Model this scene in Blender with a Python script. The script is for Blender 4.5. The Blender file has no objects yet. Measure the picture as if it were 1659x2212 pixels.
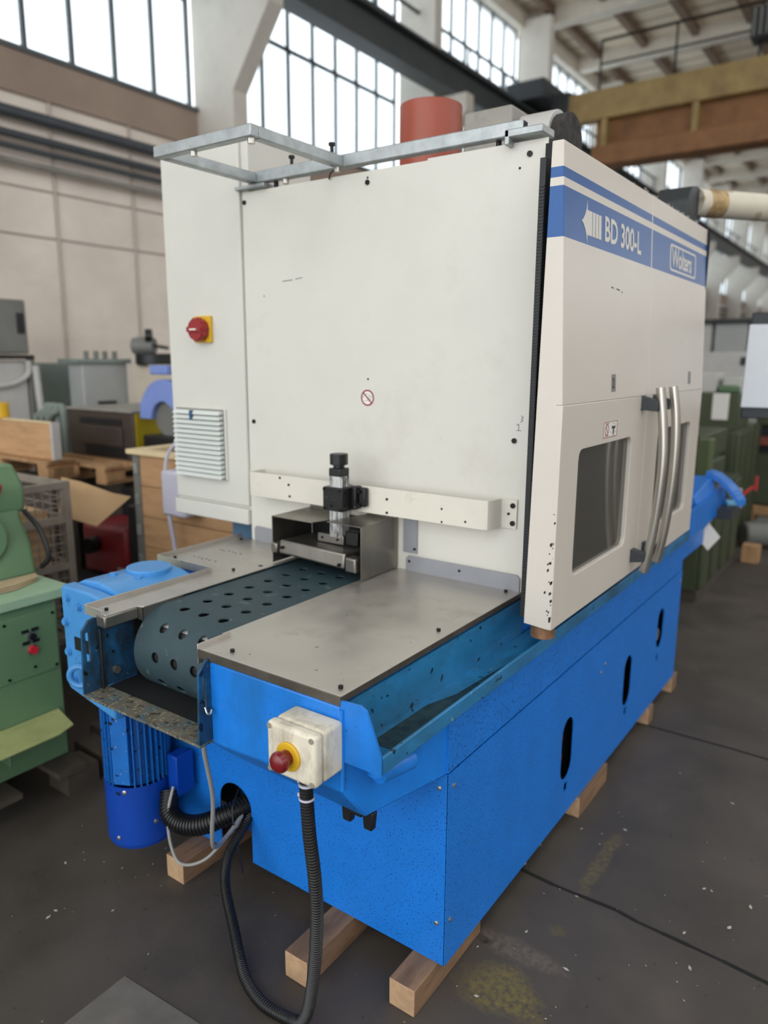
import bpy, bmesh, math, random
from mathutils import Vector, Matrix, Euler
from mathutils.geometry import tessellate_polygon
random.seed(7)
PI = math.pi
S = bpy.context.scene
COL = S.collection

# ------------------------------------------------------------------ camera
R_CAM = ((0.81547679, 0.57876897, 0.00490789), (-0.12057102, 0.16157701, 0.97946695), (-0.56609207, 0.79932431, -0.20154507))
cd = bpy.data.cameras.new('camera'); cam = bpy.data.objects.new('camera', cd); COL.objects.link(cam)
sx, ux, fx = (Vector(r) for r in R_CAM)
mw = Matrix((sx, ux, -fx)).transposed().to_4x4(); mw.translation = (0.87349, -1.53467, 1.73986)
cam.matrix_world = mw
cd.sensor_fit = 'HORIZONTAL'; cd.sensor_width = 36.0; cd.lens = 36.0 * 1592.14 / 1659
cd.clip_start = .05; cd.clip_end = 200
cd.dof.use_dof = True; cd.dof.focus_distance = 1.9; cd.dof.aperture_fstop = (cd.lens / 1000) / .0150
cd.dof.aperture_blades = 0
S.camera = cam

# ------------------------------------------------------------------ sky and lights
w = bpy.data.worlds.new('overcast'); S.world = w; w.use_nodes = True
bg = w.node_tree.nodes['Background']
bg.inputs[0].default_value = (.93, .97, 1.0, 1); bg.inputs[1].default_value = 2.45


def area(name, loc, rot, sx_, sy_, power, col=(1, 1, 1)):
    l = bpy.data.lights.new(name, 'AREA'); l.shape = 'RECTANGLE'; l.size = sx_; l.size_y = sy_; l.energy = power; l.color = col
    o = bpy.data.objects.new(name, l); COL.objects.link(o); o.location = loc; o.rotation_euler = rot
    return o


# daylight through the open gate end of the hall, behind the photographer
area('gate_daylight', (-1.5, -8.5, 4.6), (math.radians(78), 0, 0), 9, 6, 120, (1, .99, .97))
S.view_settings.view_transform = 'Standard'; S.view_settings.look = 'None'
S.view_settings.gamma = 1; S.view_settings.use_curve_mapping = False
S.view_settings.exposure = -0.1


# ------------------------------------------------------------------ materials
def lin(c):
    c = c / 255
    return c / 12.92 if c <= .04045 else ((c + .055) / 1.055) ** 2.4


def rgb(c): return (lin(c[0]), lin(c[1]), lin(c[2]), 1)


class NT:
    def __init__(s, m): s.t = m.node_tree; s.n = s.t.nodes; s.l = s.t.links

    def add(s, typ, **kw):
        n = s.n.new(typ)
        for k, v in kw.items():
            if k.startswith('i_'): n.inputs[int(k[2:])].default_value = v
            else: setattr(n, k, v)
        return n

    def link(s, a, ai, b, bi): s.l.new(a.outputs[ai], b.inputs[bi])

    def math(s, op, a, b=None, clamp=False):
        n = s.add('ShaderNodeMath', operation=op); n.use_clamp = clamp
        for i, v in enumerate((a, b)):
            if v is None: continue
            if isinstance(v, (int, float)): n.inputs[i].default_value = v
            else: s.l.new(v, n.inputs[i])
        return n.outputs[0]

    def mix(s, fac, a, b):
        n = s.add('ShaderNodeMix', data_type='RGBA')
        for idx, v in ((0, fac), (6, a), (7, b)):
            if isinstance(v, (int, float)): n.inputs[idx].default_value = v
            elif isinstance(v, tuple): n.inputs[idx].default_value = v
            else: s.l.new(v, n.inputs[idx])
        return n.outputs[2]

    def ramp(s, v, lo, hi):
        n = s.add('ShaderNodeMapRange'); n.inputs[1].default_value = lo; n.inputs[2].default_value = hi
        s.l.new(v, n.inputs[0]); return n.outputs[0]

    def noise(s, vec, scale, detail=3, rough=.55, stretch=None):
        n = s.add('ShaderNodeTexNoise'); n.inputs['Scale'].default_value = scale; n.inputs['Detail'].default_value = detail
        n.inputs['Roughness'].default_value = rough
        if stretch:
            mp = s.add('ShaderNodeMapping'); mp.inputs['Scale'].default_value = stretch; s.l.new(vec, mp.inputs[0]); vec = mp.outputs[0]
        s.l.new(vec, n.inputs['Vector']); return n.outputs['Fac']


MATS = {}


def mat(name, c, rough=.5, metal=0., var=.06, vscale=6, stretch=None, bump=0., bscale=80, dirt=None, specks=(), coat=0., spec=.5, post=None, rvar=.0):
    """dirt=(colour, noise scale, lo, hi, stretch); specks=[(colour, scale, threshold, strength)]"""
    if name in MATS: return MATS[name]
    m = bpy.data.materials.new(name); m.use_nodes = True; t = NT(m)
    p = t.n['Principled BSDF']; g = t.add('ShaderNodeNewGeometry'); vec = g.outputs['Position']
    base = rgb(c)
    lo = tuple(x * (1 - var * 1.6) for x in base[:3]) + (1,); hi = tuple(min(1, x * (1 + var)) for x in base[:3]) + (1,)
    col = t.mix(t.ramp(t.noise(vec, vscale, 4, .6, stretch), .3, .7), lo, hi)
    if post: col = post(t, vec, col)
    if dirt:
        dc, ds, dlo, dhi = dirt[:4]
        f = t.ramp(t.noise(vec, ds, 5, .65, dirt[4] if len(dirt) > 4 else None), dlo, dhi)
        f = t.math('MULTIPLY', f, dirt[5] if len(dirt) > 5 else .6)
        col = t.mix(f, col, rgb(dc))
    for (sc, ss, th, st) in specks:
        f = t.math('MULTIPLY', t.ramp(t.noise(vec, ss, 1, .5), th, th + .03), st)
        col = t.mix(f, col, rgb(sc))
    t.l.new(col, p.inputs['Base Color'])
    p.inputs['Roughness'].default_value = rough; p.inputs['Metallic'].default_value = metal
    p.inputs['Specular IOR Level'].default_value = spec
    if rvar:
        r = t.add('ShaderNodeMapRange'); t.l.new(t.noise(vec, vscale * 2, 4, .6, stretch), r.inputs[0])
        r.inputs[1].default_value = .3; r.inputs[2].default_value = .7; r.inputs[3].default_value = rough - rvar; r.inputs[4].default_value = rough + rvar
        t.l.new(r.outputs[0], p.inputs['Roughness'])
    if coat: p.inputs['Coat Weight'].default_value = coat; p.inputs['Coat Roughness'].default_value = .25
    if bump:
        b = t.add('ShaderNodeBump'); b.inputs['Strength'].default_value = bump; b.inputs['Distance'].default_value = .002
        t.l.new(t.noise(vec, bscale, 3, .6, stretch), b.inputs['Height']); t.l.new(b.outputs[0], p.inputs['Normal'])
    MATS[name] = m
    return m


def door_stripes(t, vec, col):
    s = t.add('ShaderNodeSeparateXYZ'); t.l.new(vec, s.inputs[0]); z = s.outputs[2]
    a = t.math('MULTIPLY', t.math('GREATER_THAN', z, 2.213), t.math('LESS_THAN', z, 2.239))
    b = t.math('MULTIPLY', t.math('GREATER_THAN', z, 2.064), t.math('LESS_THAN', z, 2.192))
    return t.mix(t.math('ADD', a, b), col, rgb((6, 82, 150)))


def floor_marks(t, vec, col):
    def blob(x, y, rx, ry, c, st, col, ns=9):
        d = t.add('ShaderNodeMapping'); d.inputs['Location'].default_value = (-x / rx, -y / ry, 0); d.inputs['Scale'].default_value = (1 / rx, 1 / ry, 0)
        t.l.new(vec, d.inputs[0]); L = t.add('ShaderNodeVectorMath', operation='LENGTH'); t.l.new(d.outputs[0], L.inputs[0])
        v = t.math('ADD', L.outputs['Value'], t.math('MULTIPLY', t.math('SUBTRACT', t.noise(vec, ns, 4), .5), 1.6))
        f = t.math('MULTIPLY', t.ramp(v, 1.0, .55), st)
        n2 = t.math('MULTIPLY', f, t.ramp(t.noise(vec, 60, 3), .3, .6))
        return t.mix(n2, col, rgb(c))
    col = blob(.13, .10, .14, .10, (118, 104, 52), .75, col)
    col = blob(.10, .26, .16, .05, (112, 100, 88), .7, col)
    col = blob(.0, .24, .035, .02, (20, 20, 20), .9, col, 30)
    col = blob(.17, .8, .03, .28, (116, 102, 60), .65, col, 14)
    col = blob(.17, .4, .03, .03, (112, 100, 60), .6, col, 20)
    col = blob(.9, 2.6, .25, .1, (120, 118, 112), .5, col)
    return col


WHITE = mat('machine_white_paint', (213, 210, 201), .42, var=.025, vscale=3, dirt=((150, 140, 122), 3.0, .54, .9, None, .36), specks=(((45, 40, 34), 24, .84, .9),), bump=.08, bscale=220)
CABW = mat('cabinet_white_paint', (208, 206, 198), .45, var=.02, vscale=3, bump=.1, bscale=400)
DOORW = mat('door_cream_paint', (211, 203, 192), .34, var=.015, vscale=4, specks=(((52, 46, 40), 18, .83, .9),), bump=.12, bscale=420, post=door_stripes)
STRIPW = mat('beam_white_paint', (216, 211, 198), .4, var=.03, vscale=5, specks=(((50, 45, 38), 45, .79, .9),), dirt=((160, 145, 120), 14, .62, .8, None, .4))
BLUE = mat('machine_blue_paint', (22, 120, 216), .42, var=.05, vscale=7, specks=(((8, 36, 84), 190, .64, .85), ((12, 24, 40), 46, .80, .9)), bump=.06, bscale=250)
BLUEG = mat('worn_blue_paint', (24, 124, 220), .38, var=.1, vscale=9, specks=(((14, 32, 52), 60, .76, .8), ((10, 30, 60), 190, .72, .6)), dirt=((30, 82, 110), 5, .5, .8, (1, 1, .35), .55))
GEARB = mat('gearbox_blue_paint', (72, 144, 208), .3, var=.06, vscale=10, specks=(((14, 40, 72), 90, .74, .7),), bump=.2, bscale=90)
MOTB = mat('fan_cover_blue_paint', (12, 66, 164), .33, var=.05, vscale=6, specks=(((6, 30, 90), 140, .72, .6),))
MOTF = mat('chipped_blue_fins', (24, 104, 186), .4, var=.1, vscale=12, specks=(((8, 14, 22), 40, .68, .95), ((150, 170, 190), 90, .70, .5)))
TRAYB = mat('oily_teal_tray', (44, 124, 176), .3, var=.2, vscale=14, stretch=(1, .35, 1), dirt=((34, 66, 68), 7, .48, .72, (1, .4, 1), .8), specks=(((18, 20, 20), 40, .70, .9), ((150, 165, 165), 30, .77, .6)))
LIP = mat('crusted_lip', (96, 92, 80), .75, var=.25, vscale=20, dirt=((48, 96, 116), 16, .5, .68, None, .8), specks=(((30, 28, 26), 50, .62, .8), ((158, 150, 124), 90, .62, .6)), bump=.6, bscale=90)
PEDGE = mat('plate_edge_shaded', (104, 98, 90), .45, .7, var=.15, vscale=20)  # edge steel darkened to paint in the dark floor's reflection
TROUGH = mat('grimy_trough_paint', (30, 84, 124), .4, var=.3, vscale=16, dirt=((34, 40, 44), 14, .36, .6, (1, 1, .5), .9), specks=(((12, 14, 16), 26, .70, .95), ((140, 140, 120), 80, .74, .5)))
STEEL = mat('stainless_plate', (196, 191, 184), .36, .7, var=.08, vscale=5, rvar=.07, dirt=((120, 108, 94), 5, .54, .82, None, .45), specks=(((70, 66, 60), 45, .75, .6),), bump=.06, bscale=260)
STEELD = mat('brushed_guard_steel', (140, 136, 129), .36, .9, var=.12, vscale=9, stretch=(1, 1, .25), rvar=.06, dirt=((70, 64, 56), 8, .58, .85, None, .5))
GREYST = mat('grey_primed_flashing', (148, 150, 156), .5, .15, var=.05, specks=(((60, 60, 62), 40, .76, .7),))
GALV = mat('galvanised_steel', (172, 177, 178), .42, .55, var=.14, vscale=20, specks=(((66, 60, 54), 40, .74, .8),), bump=.1, bscale=160)
ALU = mat('oily_aluminium', (205, 205, 203), .38, .35, var=.05, dirt=((30, 28, 26), 46, .46, .62, (1, 1, .2), .9))
HANDLE = mat('brushed_handle_steel', (196, 192, 184), .28, .95, var=.03)
BLACK = mat('black_plastic', (24, 25, 27), .42, var=.15, vscale=30)
BLACKM = mat('black_grimy_metal', (34, 34, 35), .4, .3, var=.2, vscale=40, specks=(((120, 116, 110), 90, .74, .5),))
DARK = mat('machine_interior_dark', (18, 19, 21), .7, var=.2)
DARKBL = mat('machine_interior_blue', (14, 60, 120), .55, var=.2, dirt=((12, 24, 40), 8, .45, .7))
RUBBER = mat('black_rubber_seal', (32, 33, 35), .55, var=.15, vscale=60)
SCREW = mat('dark_screw', (38, 37, 36), .4, .7, var=.2, vscale=80)
SCREWL = mat('bright_screw', (190, 186, 178), .35, .9, var=.1, vscale=80)
def weave(t, vec, col):
    wv = t.add('ShaderNodeTexWave', wave_type='BANDS', bands_direction='DIAGONAL'); wv.inputs['Scale'].default_value = 70; wv.inputs['Distortion'].default_value = .4
    t.l.new(vec, wv.inputs['Vector'])
    return t.mix(t.math('MULTIPLY', wv.outputs['Fac'], .35), col, rgb((18, 32, 38)))
BELT = mat('green_belt_fabric', (50, 72, 79), .6, var=.08, vscale=14, specks=(((120, 128, 122), 26, .70, .35),), bump=.35, bscale=260, post=weave)
ROLLER = mat('roller_steel', (200, 198, 196), .3, .6, var=.04)
YEL = mat('yellow_plastic', (218, 172, 34), .45, var=.05)
RED = mat('red_plastic', (112, 14, 20), .3, var=.1, coat=.3)
REDH = mat('dull_red_knob', (150, 32, 38), .42, var=.1)
BOXW = mat('grimy_ivory_plastic', (226, 218, 198), .4, var=.03, dirt=((120, 104, 82), 16, .48, .72, (1, 1, .45), .62))
GLASSD = mat('dark_door_glass', (66, 64, 58), .07, .0, var=.1, vscale=5, stretch=(1, 1, .2), spec=.8)
CONDUIT = mat('black_corrugated_plastic', (22, 22, 23), .36, var=.2, vscale=20)
CABLEG = mat('grey_cable_sheath', (150, 150, 146), .5, var=.06)
WOOD = mat('sawn_timber', (136, 106, 80), .7, var=.16, vscale=9, stretch=(5, .8, 5), dirt=((72, 56, 42), 5, .48, .75, (3, .6, 3), .7), bump=.3, bscale=60)
WOODE = mat('timber_end_grain', (186, 152, 118), .75, var=.12, vscale=30)
RPIPE = mat('red_brown_pipe', (150, 66, 44), .38, var=.05, specks=(((90, 60, 50), 30, .74, .5),))
DUSTY = mat('dusty_grey_metal', (150, 146, 138), .6, .1, var=.1, dirt=((84, 80, 74), 8, .5, .8))
FOAM = mat('sooty_foam', (52, 50, 48), .9, var=.4, vscale=40, bump=1., bscale=60)
DECALW = mat('sticker_white', (232, 228, 222), .5, var=.02)
DECALR = mat('sticker_red', (140, 34, 42), .5, var=.03)
DECALG = mat('sticker_grey', (128, 126, 122), .5, var=.03)
DECALK = mat('sticker_black', (40, 40, 40), .5, var=.05)
LETTER = mat('letter_cream', (212, 208, 200), .4, var=.02)
# setting and neighbours
FLOOR = mat('dark_hall_floor', (78, 71, 65), .62, var=.22, vscale=2.2, dirt=((54, 50, 46), 1.3, .42, .7, None, .6), specks=(((150, 142, 130), 60, .78, .6), ((30, 28, 26), 34, .74, .5)), bump=.5, bscale=26, post=floor_marks, rvar=.1)
CRACK = mat('floor_joint', (24, 22, 20), .9, var=.3, vscale=30)
PATCH = mat('floor_plate', (104, 99, 93), .6, var=.15, vscale=8)
PLASTER = mat('pale_wall_plaster', (238, 226, 214), .85, var=.07, vscale=1.4, dirt=((206, 192, 180), 1.1, .45, .75, (1, .5, 1.6), .5))
LEDGE = mat('brown_concrete_band', (164, 144, 130), .85, var=.08, vscale=1.5)
CONC = mat('pale_concrete', (208, 202, 192), .85, var=.05, vscale=3, dirt=((150, 142, 130), 6, .6, .8, None, .4))
FRAMEM = mat('window_frame_grey', (92, 96, 98), .6, var=.08)
PIPEG = mat('blue_grey_pipe', (74, 78, 84), .5, .2, var=.08)
BEAMG = mat('dark_grey_beam', (70, 74, 76), .55, .1, var=.1, vscale=2)
CEIL = mat('cream_ceiling_board', (226, 212, 188), .85, var=.06, vscale=1.5, stretch=(1, .3, 1))
CEILB = mat('ceiling_beam_paint', (206, 198, 184), .8, var=.06)
PURLIN = mat('brown_purlin', (120, 100, 82), .8, var=.1)
OCHRE = mat('ochre_crane_paint', (160, 134, 84), .5, var=.16, vscale=3, dirt=((98, 74, 48), 2, .5, .8, None, .5))
OCHRED = mat('rusty_crane_paint', (142, 98, 60), .6, var=.18, vscale=3)
GREENL = mat('sage_machine_paint', (100, 132, 98), .45, var=.06, vscale=4)
GREENT = mat('sage_table_paint', (150, 180, 150), .5, var=.06, vscale=6)
GREEND = mat('dark_green_machine', (66, 74, 50), .55, var=.14, vscale=3, dirt=((30, 34, 26), 3, .5, .8, None, .5))
PINE = mat('pine_boards', (196, 154, 112), .7, var=.1, vscale=5, stretch=(.8, .8, 6), dirt=((130, 92, 60), 5, .55, .8, (1, 1, 4), .5))
PINEL = mat('pale_planed_pine', (226, 206, 164), .7, var=.06)
PALW = mat('weathered_pallet_wood', (176, 138, 98), .8, var=.16, vscale=6, stretch=(3, 3, 1))
PALD = mat('dirty_dark_timber', (72, 64, 56), .85, var=.2, vscale=6)
BROWN = mat('dark_brown_steel', (62, 52, 46), .5, var=.1)
YELP = mat('yellow_case_paint', (168, 146, 16), .5, var=.08)
GREYC = mat('grey_cabinet_paint', (166, 168, 166), .5, var=.05, vscale=3)
GREYD = mat('dull_grey_metal', (116, 116, 112), .55, var=.08)
GREYG = mat('green_grey_metal', (128, 138, 132), .55, var=.07)
LILAC = mat('lilac_blue_plastic', (120, 142, 206), .45, var=.05)
LILACW = mat('pale_lilac_plastic', (200, 198, 214), .5, var=.03)
CARD = mat('brown_cardboard', (204, 170, 128), .85, var=.05)
PAPER = mat('brown_paper', (184, 164, 132), .8, var=.08)
CHECK = mat('pale_green_tread', (172, 178, 120), .6, var=.1, vscale=14)
MESHM = mat('cage_steel', (152, 144, 134), .6, .2, var=.15)
REDM = mat('dark_red_steel', (122, 22, 30), .5, var=.15)
BLACKR = mat('black_scrap_plastic', (16, 17, 19), .55, var=.2)
CREAMP = mat('cream_tube_paint', (208, 200, 182), .45, var=.04, specks=(((140, 110, 60), 8, .62, .5),))
ANTH = mat('anthracite_casting', (50, 54, 58), .5, var=.08)
PANELW = mat('pale_panel_face', (224, 228, 234), .4, var=.02)
GREYLIGHT = mat('light_grey_metal', (186, 184, 180), .5, var=.05)
WHITEP = mat('white_paper', (224, 220, 214), .7, var=.03)


def pane_mat():
    m = bpy.data.materials.new('dirty_window_glass'); m.use_nodes = True; t = NT(m); o = t.n['Material Output']
    tr = t.add('ShaderNodeBsdfTransparent'); tr.inputs[0].default_value = (.95, .98, 1, 1)
    df = t.add('ShaderNodeBsdfTranslucent'); df.inputs[0].default_value = (.8, .86, .88, 1)
    mx = t.add('ShaderNodeMixShader'); g = t.add('ShaderNodeNewGeometry')
    t.l.new(t.math('MULTIPLY', t.ramp(t.noise(g.outputs['Position'], .9, 3), .35, .7), .4), mx.inputs[0])
    t.l.new(tr.outputs[0], mx.inputs[1]); t.l.new(df.outputs[0], mx.inputs[2]); t.l.new(mx.outputs[0], o.inputs[0])
    return m


PANE = pane_mat()


# ------------------------------------------------------------------ mesh helpers
class MB:
    def __init__(s): s.v = []; s.f = []; s.mi = []; s.cur = 0

    def addf(s, verts, faces):
        o = len(s.v); s.v += [tuple(p) for p in verts]
        for f in faces: s.f.append(tuple(i + o for i in f)); s.mi.append(s.cur)
        return s

    def box(s, x0, x1, y0, y1, z0, z1):
        v = [(x0, y0, z0), (x1, y0, z0), (x1, y1, z0), (x0, y1, z0), (x0, y0, z1), (x1, y0, z1), (x1, y1, z1), (x0, y1, z1)]
        return s.addf(v, [(3, 2, 1, 0), (4, 5, 6, 7), (0, 1, 5, 4), (1, 2, 6, 5), (2, 3, 7, 6), (3, 0, 4, 7)])

    def hexa(s, v): return s.addf(v, [(3, 2, 1, 0), (4, 5, 6, 7), (0, 1, 5, 4), (1, 2, 6, 5), (2, 3, 7, 6), (3, 0, 4, 7)])

    def cyl(s, p0, p1, r, n=20, r1=None, cap=True):
        p0 = Vector(p0); p1 = Vector(p1); r1 = r if r1 is None else r1
        d = (p1 - p0).normalized(); a = d.orthogonal().normalized(); b = d.cross(a)
        o = len(s.v)
        for p, rr in ((p0, r), (p1, r1)):
            for i in range(n):
                t = 2 * PI * i / n; s.v.append(tuple(p + (a * math.cos(t) + b * math.sin(t)) * rr))
        for i in range(n):
            j = (i + 1) % n; s.f.append((o + i, o + j, o + n + j, o + n + i)); s.mi.append(s.cur)
        if cap:
            s.f.append(tuple(o + n - 1 - i for i in range(n))); s.mi.append(s.cur)
            s.f.append(tuple(o + n + i for i in range(n))); s.mi.append(s.cur)
        return s

    def tube(s, pts, r, n=10, rad=None, cap=True):
        pts = [Vector(p) for p in pts]; o = len(s.v); m = len(pts)
        T = [(pts[min(i + 1, m - 1)] - pts[max(i - 1, 0)]).normalized() for i in range(m)]
        a = T[0].orthogonal().normalized()
        for i in range(m):
            a = (a - T[i] * a.dot(T[i])).normalized(); b = T[i].cross(a); rr = rad(i) if rad else r
            for k in range(n):
                t = 2 * PI * k / n; s.v.append(tuple(pts[i] + (a * math.cos(t) + b * math.sin(t)) * rr))
        for i in range(m - 1):
            for k in range(n):
                j = (k + 1) % n; s.f.append((o + i * n + k, o + i * n + j, o + (i + 1) * n + j, o + (i + 1) * n + k)); s.mi.append(s.cur)
        if cap:
            s.f.append(tuple(o + n - 1 - k for k in range(n))); s.mi.append(s.cur)
            s.f.append(tuple(o + (m - 1) * n + k for k in range(n))); s.mi.append(s.cur)
        return s

    def bar(s, p0, p1, wx, wy, up=(0, 0, 1)):
        p0 = Vector(p0); p1 = Vector(p1); d = (p1 - p0).normalized(); up = Vector(up)
        a = d.cross(up).normalized(); b = a.cross(d).normalized()
        v = []
        for p in (p0, p1):
            for i, j in ((-1, -1), (1, -1), (1, 1), (-1, 1)): v.append(tuple(p + a * wx / 2 * i + b * wy / 2 * j))
        return s.hexa(v)

    def plate(s, loops, to3, t):
        """planar plate with holes. loops: 2D loops (outer first); to3(u,v,w) maps to 3D, w from 0 to t."""
        tris = tessellate_polygon([[Vector((u, v, 0)) for u, v in l] for l in loops])
        flat = [p for l in loops for p in l]; n = len(flat); o = len(s.v)
        s.v += [tuple(to3(u, v, 0)) for u, v in flat] + [tuple(to3(u, v, t)) for u, v in flat]
        for a, b, c in tris:
            s.f.append((o + a, o + b, o + c)); s.f.append((o + n + c, o + n + b, o + n + a)); s.mi += [s.cur] * 2
        k = 0
        for l in loops:
            m = len(l)
            for i in range(m):
                j = (i + 1) % m; s.f.append((o + k + i, o + k + j, o + n + k + j, o + n + k + i)); s.mi.append(s.cur)
            k += m
        return s


def mesh(name, mb, mats, smooth=True, ang=35):
    me = bpy.data.meshes.new(name); me.from_pydata(mb.v, [], mb.f)
    if not isinstance(mats, (list, tuple)): mats = [mats]
    for m in mats: me.materials.append(m)
    if len(mats) > 1: me.polygons.foreach_set('material_index', mb.mi)
    bm = bmesh.new(); bm.from_mesh(me); bmesh.ops.recalc_face_normals(bm, faces=bm.faces); bm.to_mesh(me); bm.free()
    if smooth:
        me.polygons.foreach_set('use_smooth', [True] * len(me.polygons)); me.set_sharp_from_angle(angle=math.radians(ang))
    me.update(); return me


def wpos(o):
    p = Vector((0, 0, 0))
    while o is not None: p = p + o.location; o = o.parent
    return p


def obj(name, mb, m, parent=None, bevel=0., label=None, smooth=True, ang=35, kind=None, segs=2):
    """one mesh object, built in world coordinates; with a parent the vertices move into the parent's frame"""
    off = wpos(parent) if parent else Vector((0, 0, 0))
    if parent is None:
        xs = [p[0] for p in mb.v]; ys = [p[1] for p in mb.v]; zs = [p[2] for p in mb.v]
        off = Vector(((min(xs) + max(xs)) / 2, (min(ys) + max(ys)) / 2, min(zs)))
    mb.v = [(p[0] - off.x, p[1] - off.y, p[2] - off.z) for p in mb.v]
    o = bpy.data.objects.new(name, mesh(name, mb, m, smooth, ang)); COL.objects.link(o)
    if parent: o.parent = parent
    else: o.location = off
    if bevel:
        b = o.modifiers.new('bevel', 'BEVEL'); b.width = bevel; b.segments = segs; b.limit_method = 'ANGLE'; b.angle_limit = math.radians(40)
    if label: o['label'] = label
    if kind: o['kind'] = kind
    return o


def inst(name, me, parent, loc, rot=(0, 0, 0), label=None):
    o = bpy.data.objects.new(name, me); COL.objects.link(o); o.parent = parent
    o.location = Vector(loc) - wpos(parent); o.rotation_euler = rot
    if label: o['label'] = label
    return o


def thing(name, label, cat, loc, group=None):
    o = bpy.data.objects.new(name, None); o.empty_display_size = .1; COL.objects.link(o); o.location = loc
    o['label'] = label; o['category'] = cat
    if group: o['group'] = group
    return o


def tag(o, label, cat, group=None):
    o['label'] = label; o['category'] = cat
    if group: o['group'] = group
    return o


def struct(name, mb, m, parent=None, bevel=0., smooth=True):
    o = obj(name, mb, m, parent, bevel, smooth=smooth)
    if parent is None: o['kind'] = 'structure'
    return o


def spline(pts, n=10):
    P = [Vector(p) for p in pts]; P = [P[0] * 2 - P[1]] + P + [P[-1] * 2 - P[-2]]; out = []
    for i in range(1, len(P) - 2):
        a, b, c, d = P[i - 1:i + 3]
        for k in range(n):
            t = k / n
            out.append(.5 * ((2 * b) + (c - a) * t + (2 * a - 5 * b + 4 * c - d) * t * t + (3 * b - a - 3 * c + d) * t ** 3))
    out.append(P[-2]); return out


def resample(pts, step):
    out = [pts[0]]; acc = 0
    for a, b in zip(pts, pts[1:]):
        L = (b - a).length; t = step - acc
        while t <= L: out.append(a + (b - a) * (t / L)); t += step
        acc = (acc + L) % step
    return out


def corrugated(pts, r, pitch=.008, depth=.12, n=12):
    p = resample(spline(pts, 14), pitch / 4)
    prof = (1, 1, 1 - depth, 1 - depth)
    return MB().tube(p, r, n, rad=lambda i: r * prof[i % 4])


def rounded(u0, u1, v0, v1, r, n=5):
    out = []
    for cx, cy, a0 in ((u1 - r, v0 + r, -PI / 2), (u1 - r, v1 - r, 0), (u0 + r, v1 - r, PI / 2), (u0 + r, v0 + r, PI)):
        for i in range(n + 1):
            a = a0 + PI / 2 * i / n; out.append((cx + r * math.cos(a), cy + r * math.sin(a)))
    return out


def circ(cx, cy, r, n=20, a0=0, a1=2 * PI):
    return [(cx + r * math.cos(a0 + (a1 - a0) * i / n), cy + r * math.sin(a0 + (a1 - a0) * i / n)) for i in range(n)]


XZ = lambda y: (lambda u, v, w: (u, y + w, v))       # plate in a y-plane, thickness to +y
YZ = lambda x: (lambda u, v, w: (x - w, u, v))       # plate in an x-plane, thickness to -x
XY = lambda z: (lambda u, v, w: (u, v, z - w))       # plate in a z-plane, thickness downward


def text_mesh(name, s, size, to3, m, parent, extrude=.0006, sx_=1., spacing=1., label=None):
    cu = bpy.data.curves.new(name, 'FONT'); cu.body = s; cu.size = size; cu.extrude = 0; cu.space_character = spacing; cu.resolution_u = 3; cu.offset = size * .022
    to = bpy.data.objects.new(name, cu); COL.objects.link(to)
    dg = bpy.context.evaluated_depsgraph_get(); me = bpy.data.meshes.new_from_object(to.evaluated_get(dg))
    mb = MB(); mb.addf([to3(v.co.x * sx_, v.co.y) for v in me.vertices], [tuple(p.vertices) for p in me.polygons])
    bpy.data.objects.remove(to); bpy.data.curves.remove(cu); bpy.data.meshes.remove(me)
    return obj(name, mb, m, parent, smooth=False, label=label)


def strip(path2, w, close=False):
    """2D polyline thickened to a closed outline"""
    L = []; Rr = []
    for i, p in enumerate(path2):
        a = path2[max(i - 1, 0)]; b = path2[min(i + 1, len(path2) - 1)]
        dx, dy = b[0] - a[0], b[1] - a[1]; q = math.hypot(dx, dy); nx, ny = -dy / q * w, dx / q * w
        L.append((p[0] + nx, p[1] + ny)); Rr.append((p[0] - nx, p[1] - ny))
    return L + Rr[::-1]


def socket_screw(name, r=.006, h=.007, m=None):
    b = MB(); b.cyl((0, 0, 0), (0, 0, h), r, 12); b.cyl((0, 0, h), (0, 0, h * 1.02), r * .5, 6)
    return mesh(name, b, m or SCREW)


def dome_screw(name, r, m):
    b = MB(); b.cyl((0, 0, 0), (0, 0, r * .35), r, 10); b.cyl((0, 0, r * .35), (0, 0, r * .6), r, 10, r1=r * .6)
    return mesh(name, b, m)


TO_Y = (PI / 2, 0, 0)          # local +z to world -y
TO_X = (0, PI / 2, 0)          # local +z to world +x

# ================================================================== THE HALL
X0, X1, Y0, Y1 = -7.0, 10.0, -9.0, 52.0
fl = struct('floor', MB().box(X0, X1, Y0, Y1, -.2, 0), FLOOR)
pts = [(-1.2, .61), (-.5, .6), (-.05, .6), (.08, .592), (.16, .594), (.29, .6), (.36, .588), (.44, .585), (.52, .582), (.615, .578), (.74, .567), (1.1, .56), (2.2, .56), (6, .55)]
mb = MB()
for (a, b), (c, d) in zip(pts, pts[1:]):
    wa = .005 + .004 * random.random(); mb.addf([(a, b - wa, .0012), (c, d - wa, .0012), (c, d + wa, .0012), (a, b + wa, .0012)], [(0, 1, 2, 3)])
struct('floor_joint', mb, CRACK, fl)
mb = MB()
pts = [(-1., 1.9), (.4, 1.92), (1.2, 1.88), (3, 1.9), (8, 1.9)]
for (a, b), (c, d) in zip(pts, pts[1:]): mb.addf([(a, b - .007, .0012), (c, d - .007, .0012), (c, d + .007, .0012), (a, b + .007, .0012)], [(0, 1, 2, 3)])
struct('floor_joint', mb, CRACK, fl)
struct('floor_plate', MB().plate([[(-.765, -1.15), (-.38, -1.15), (-.40, -.462), (-.773, -.488)]], XY(.003), .003), PATCH, fl)
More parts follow.
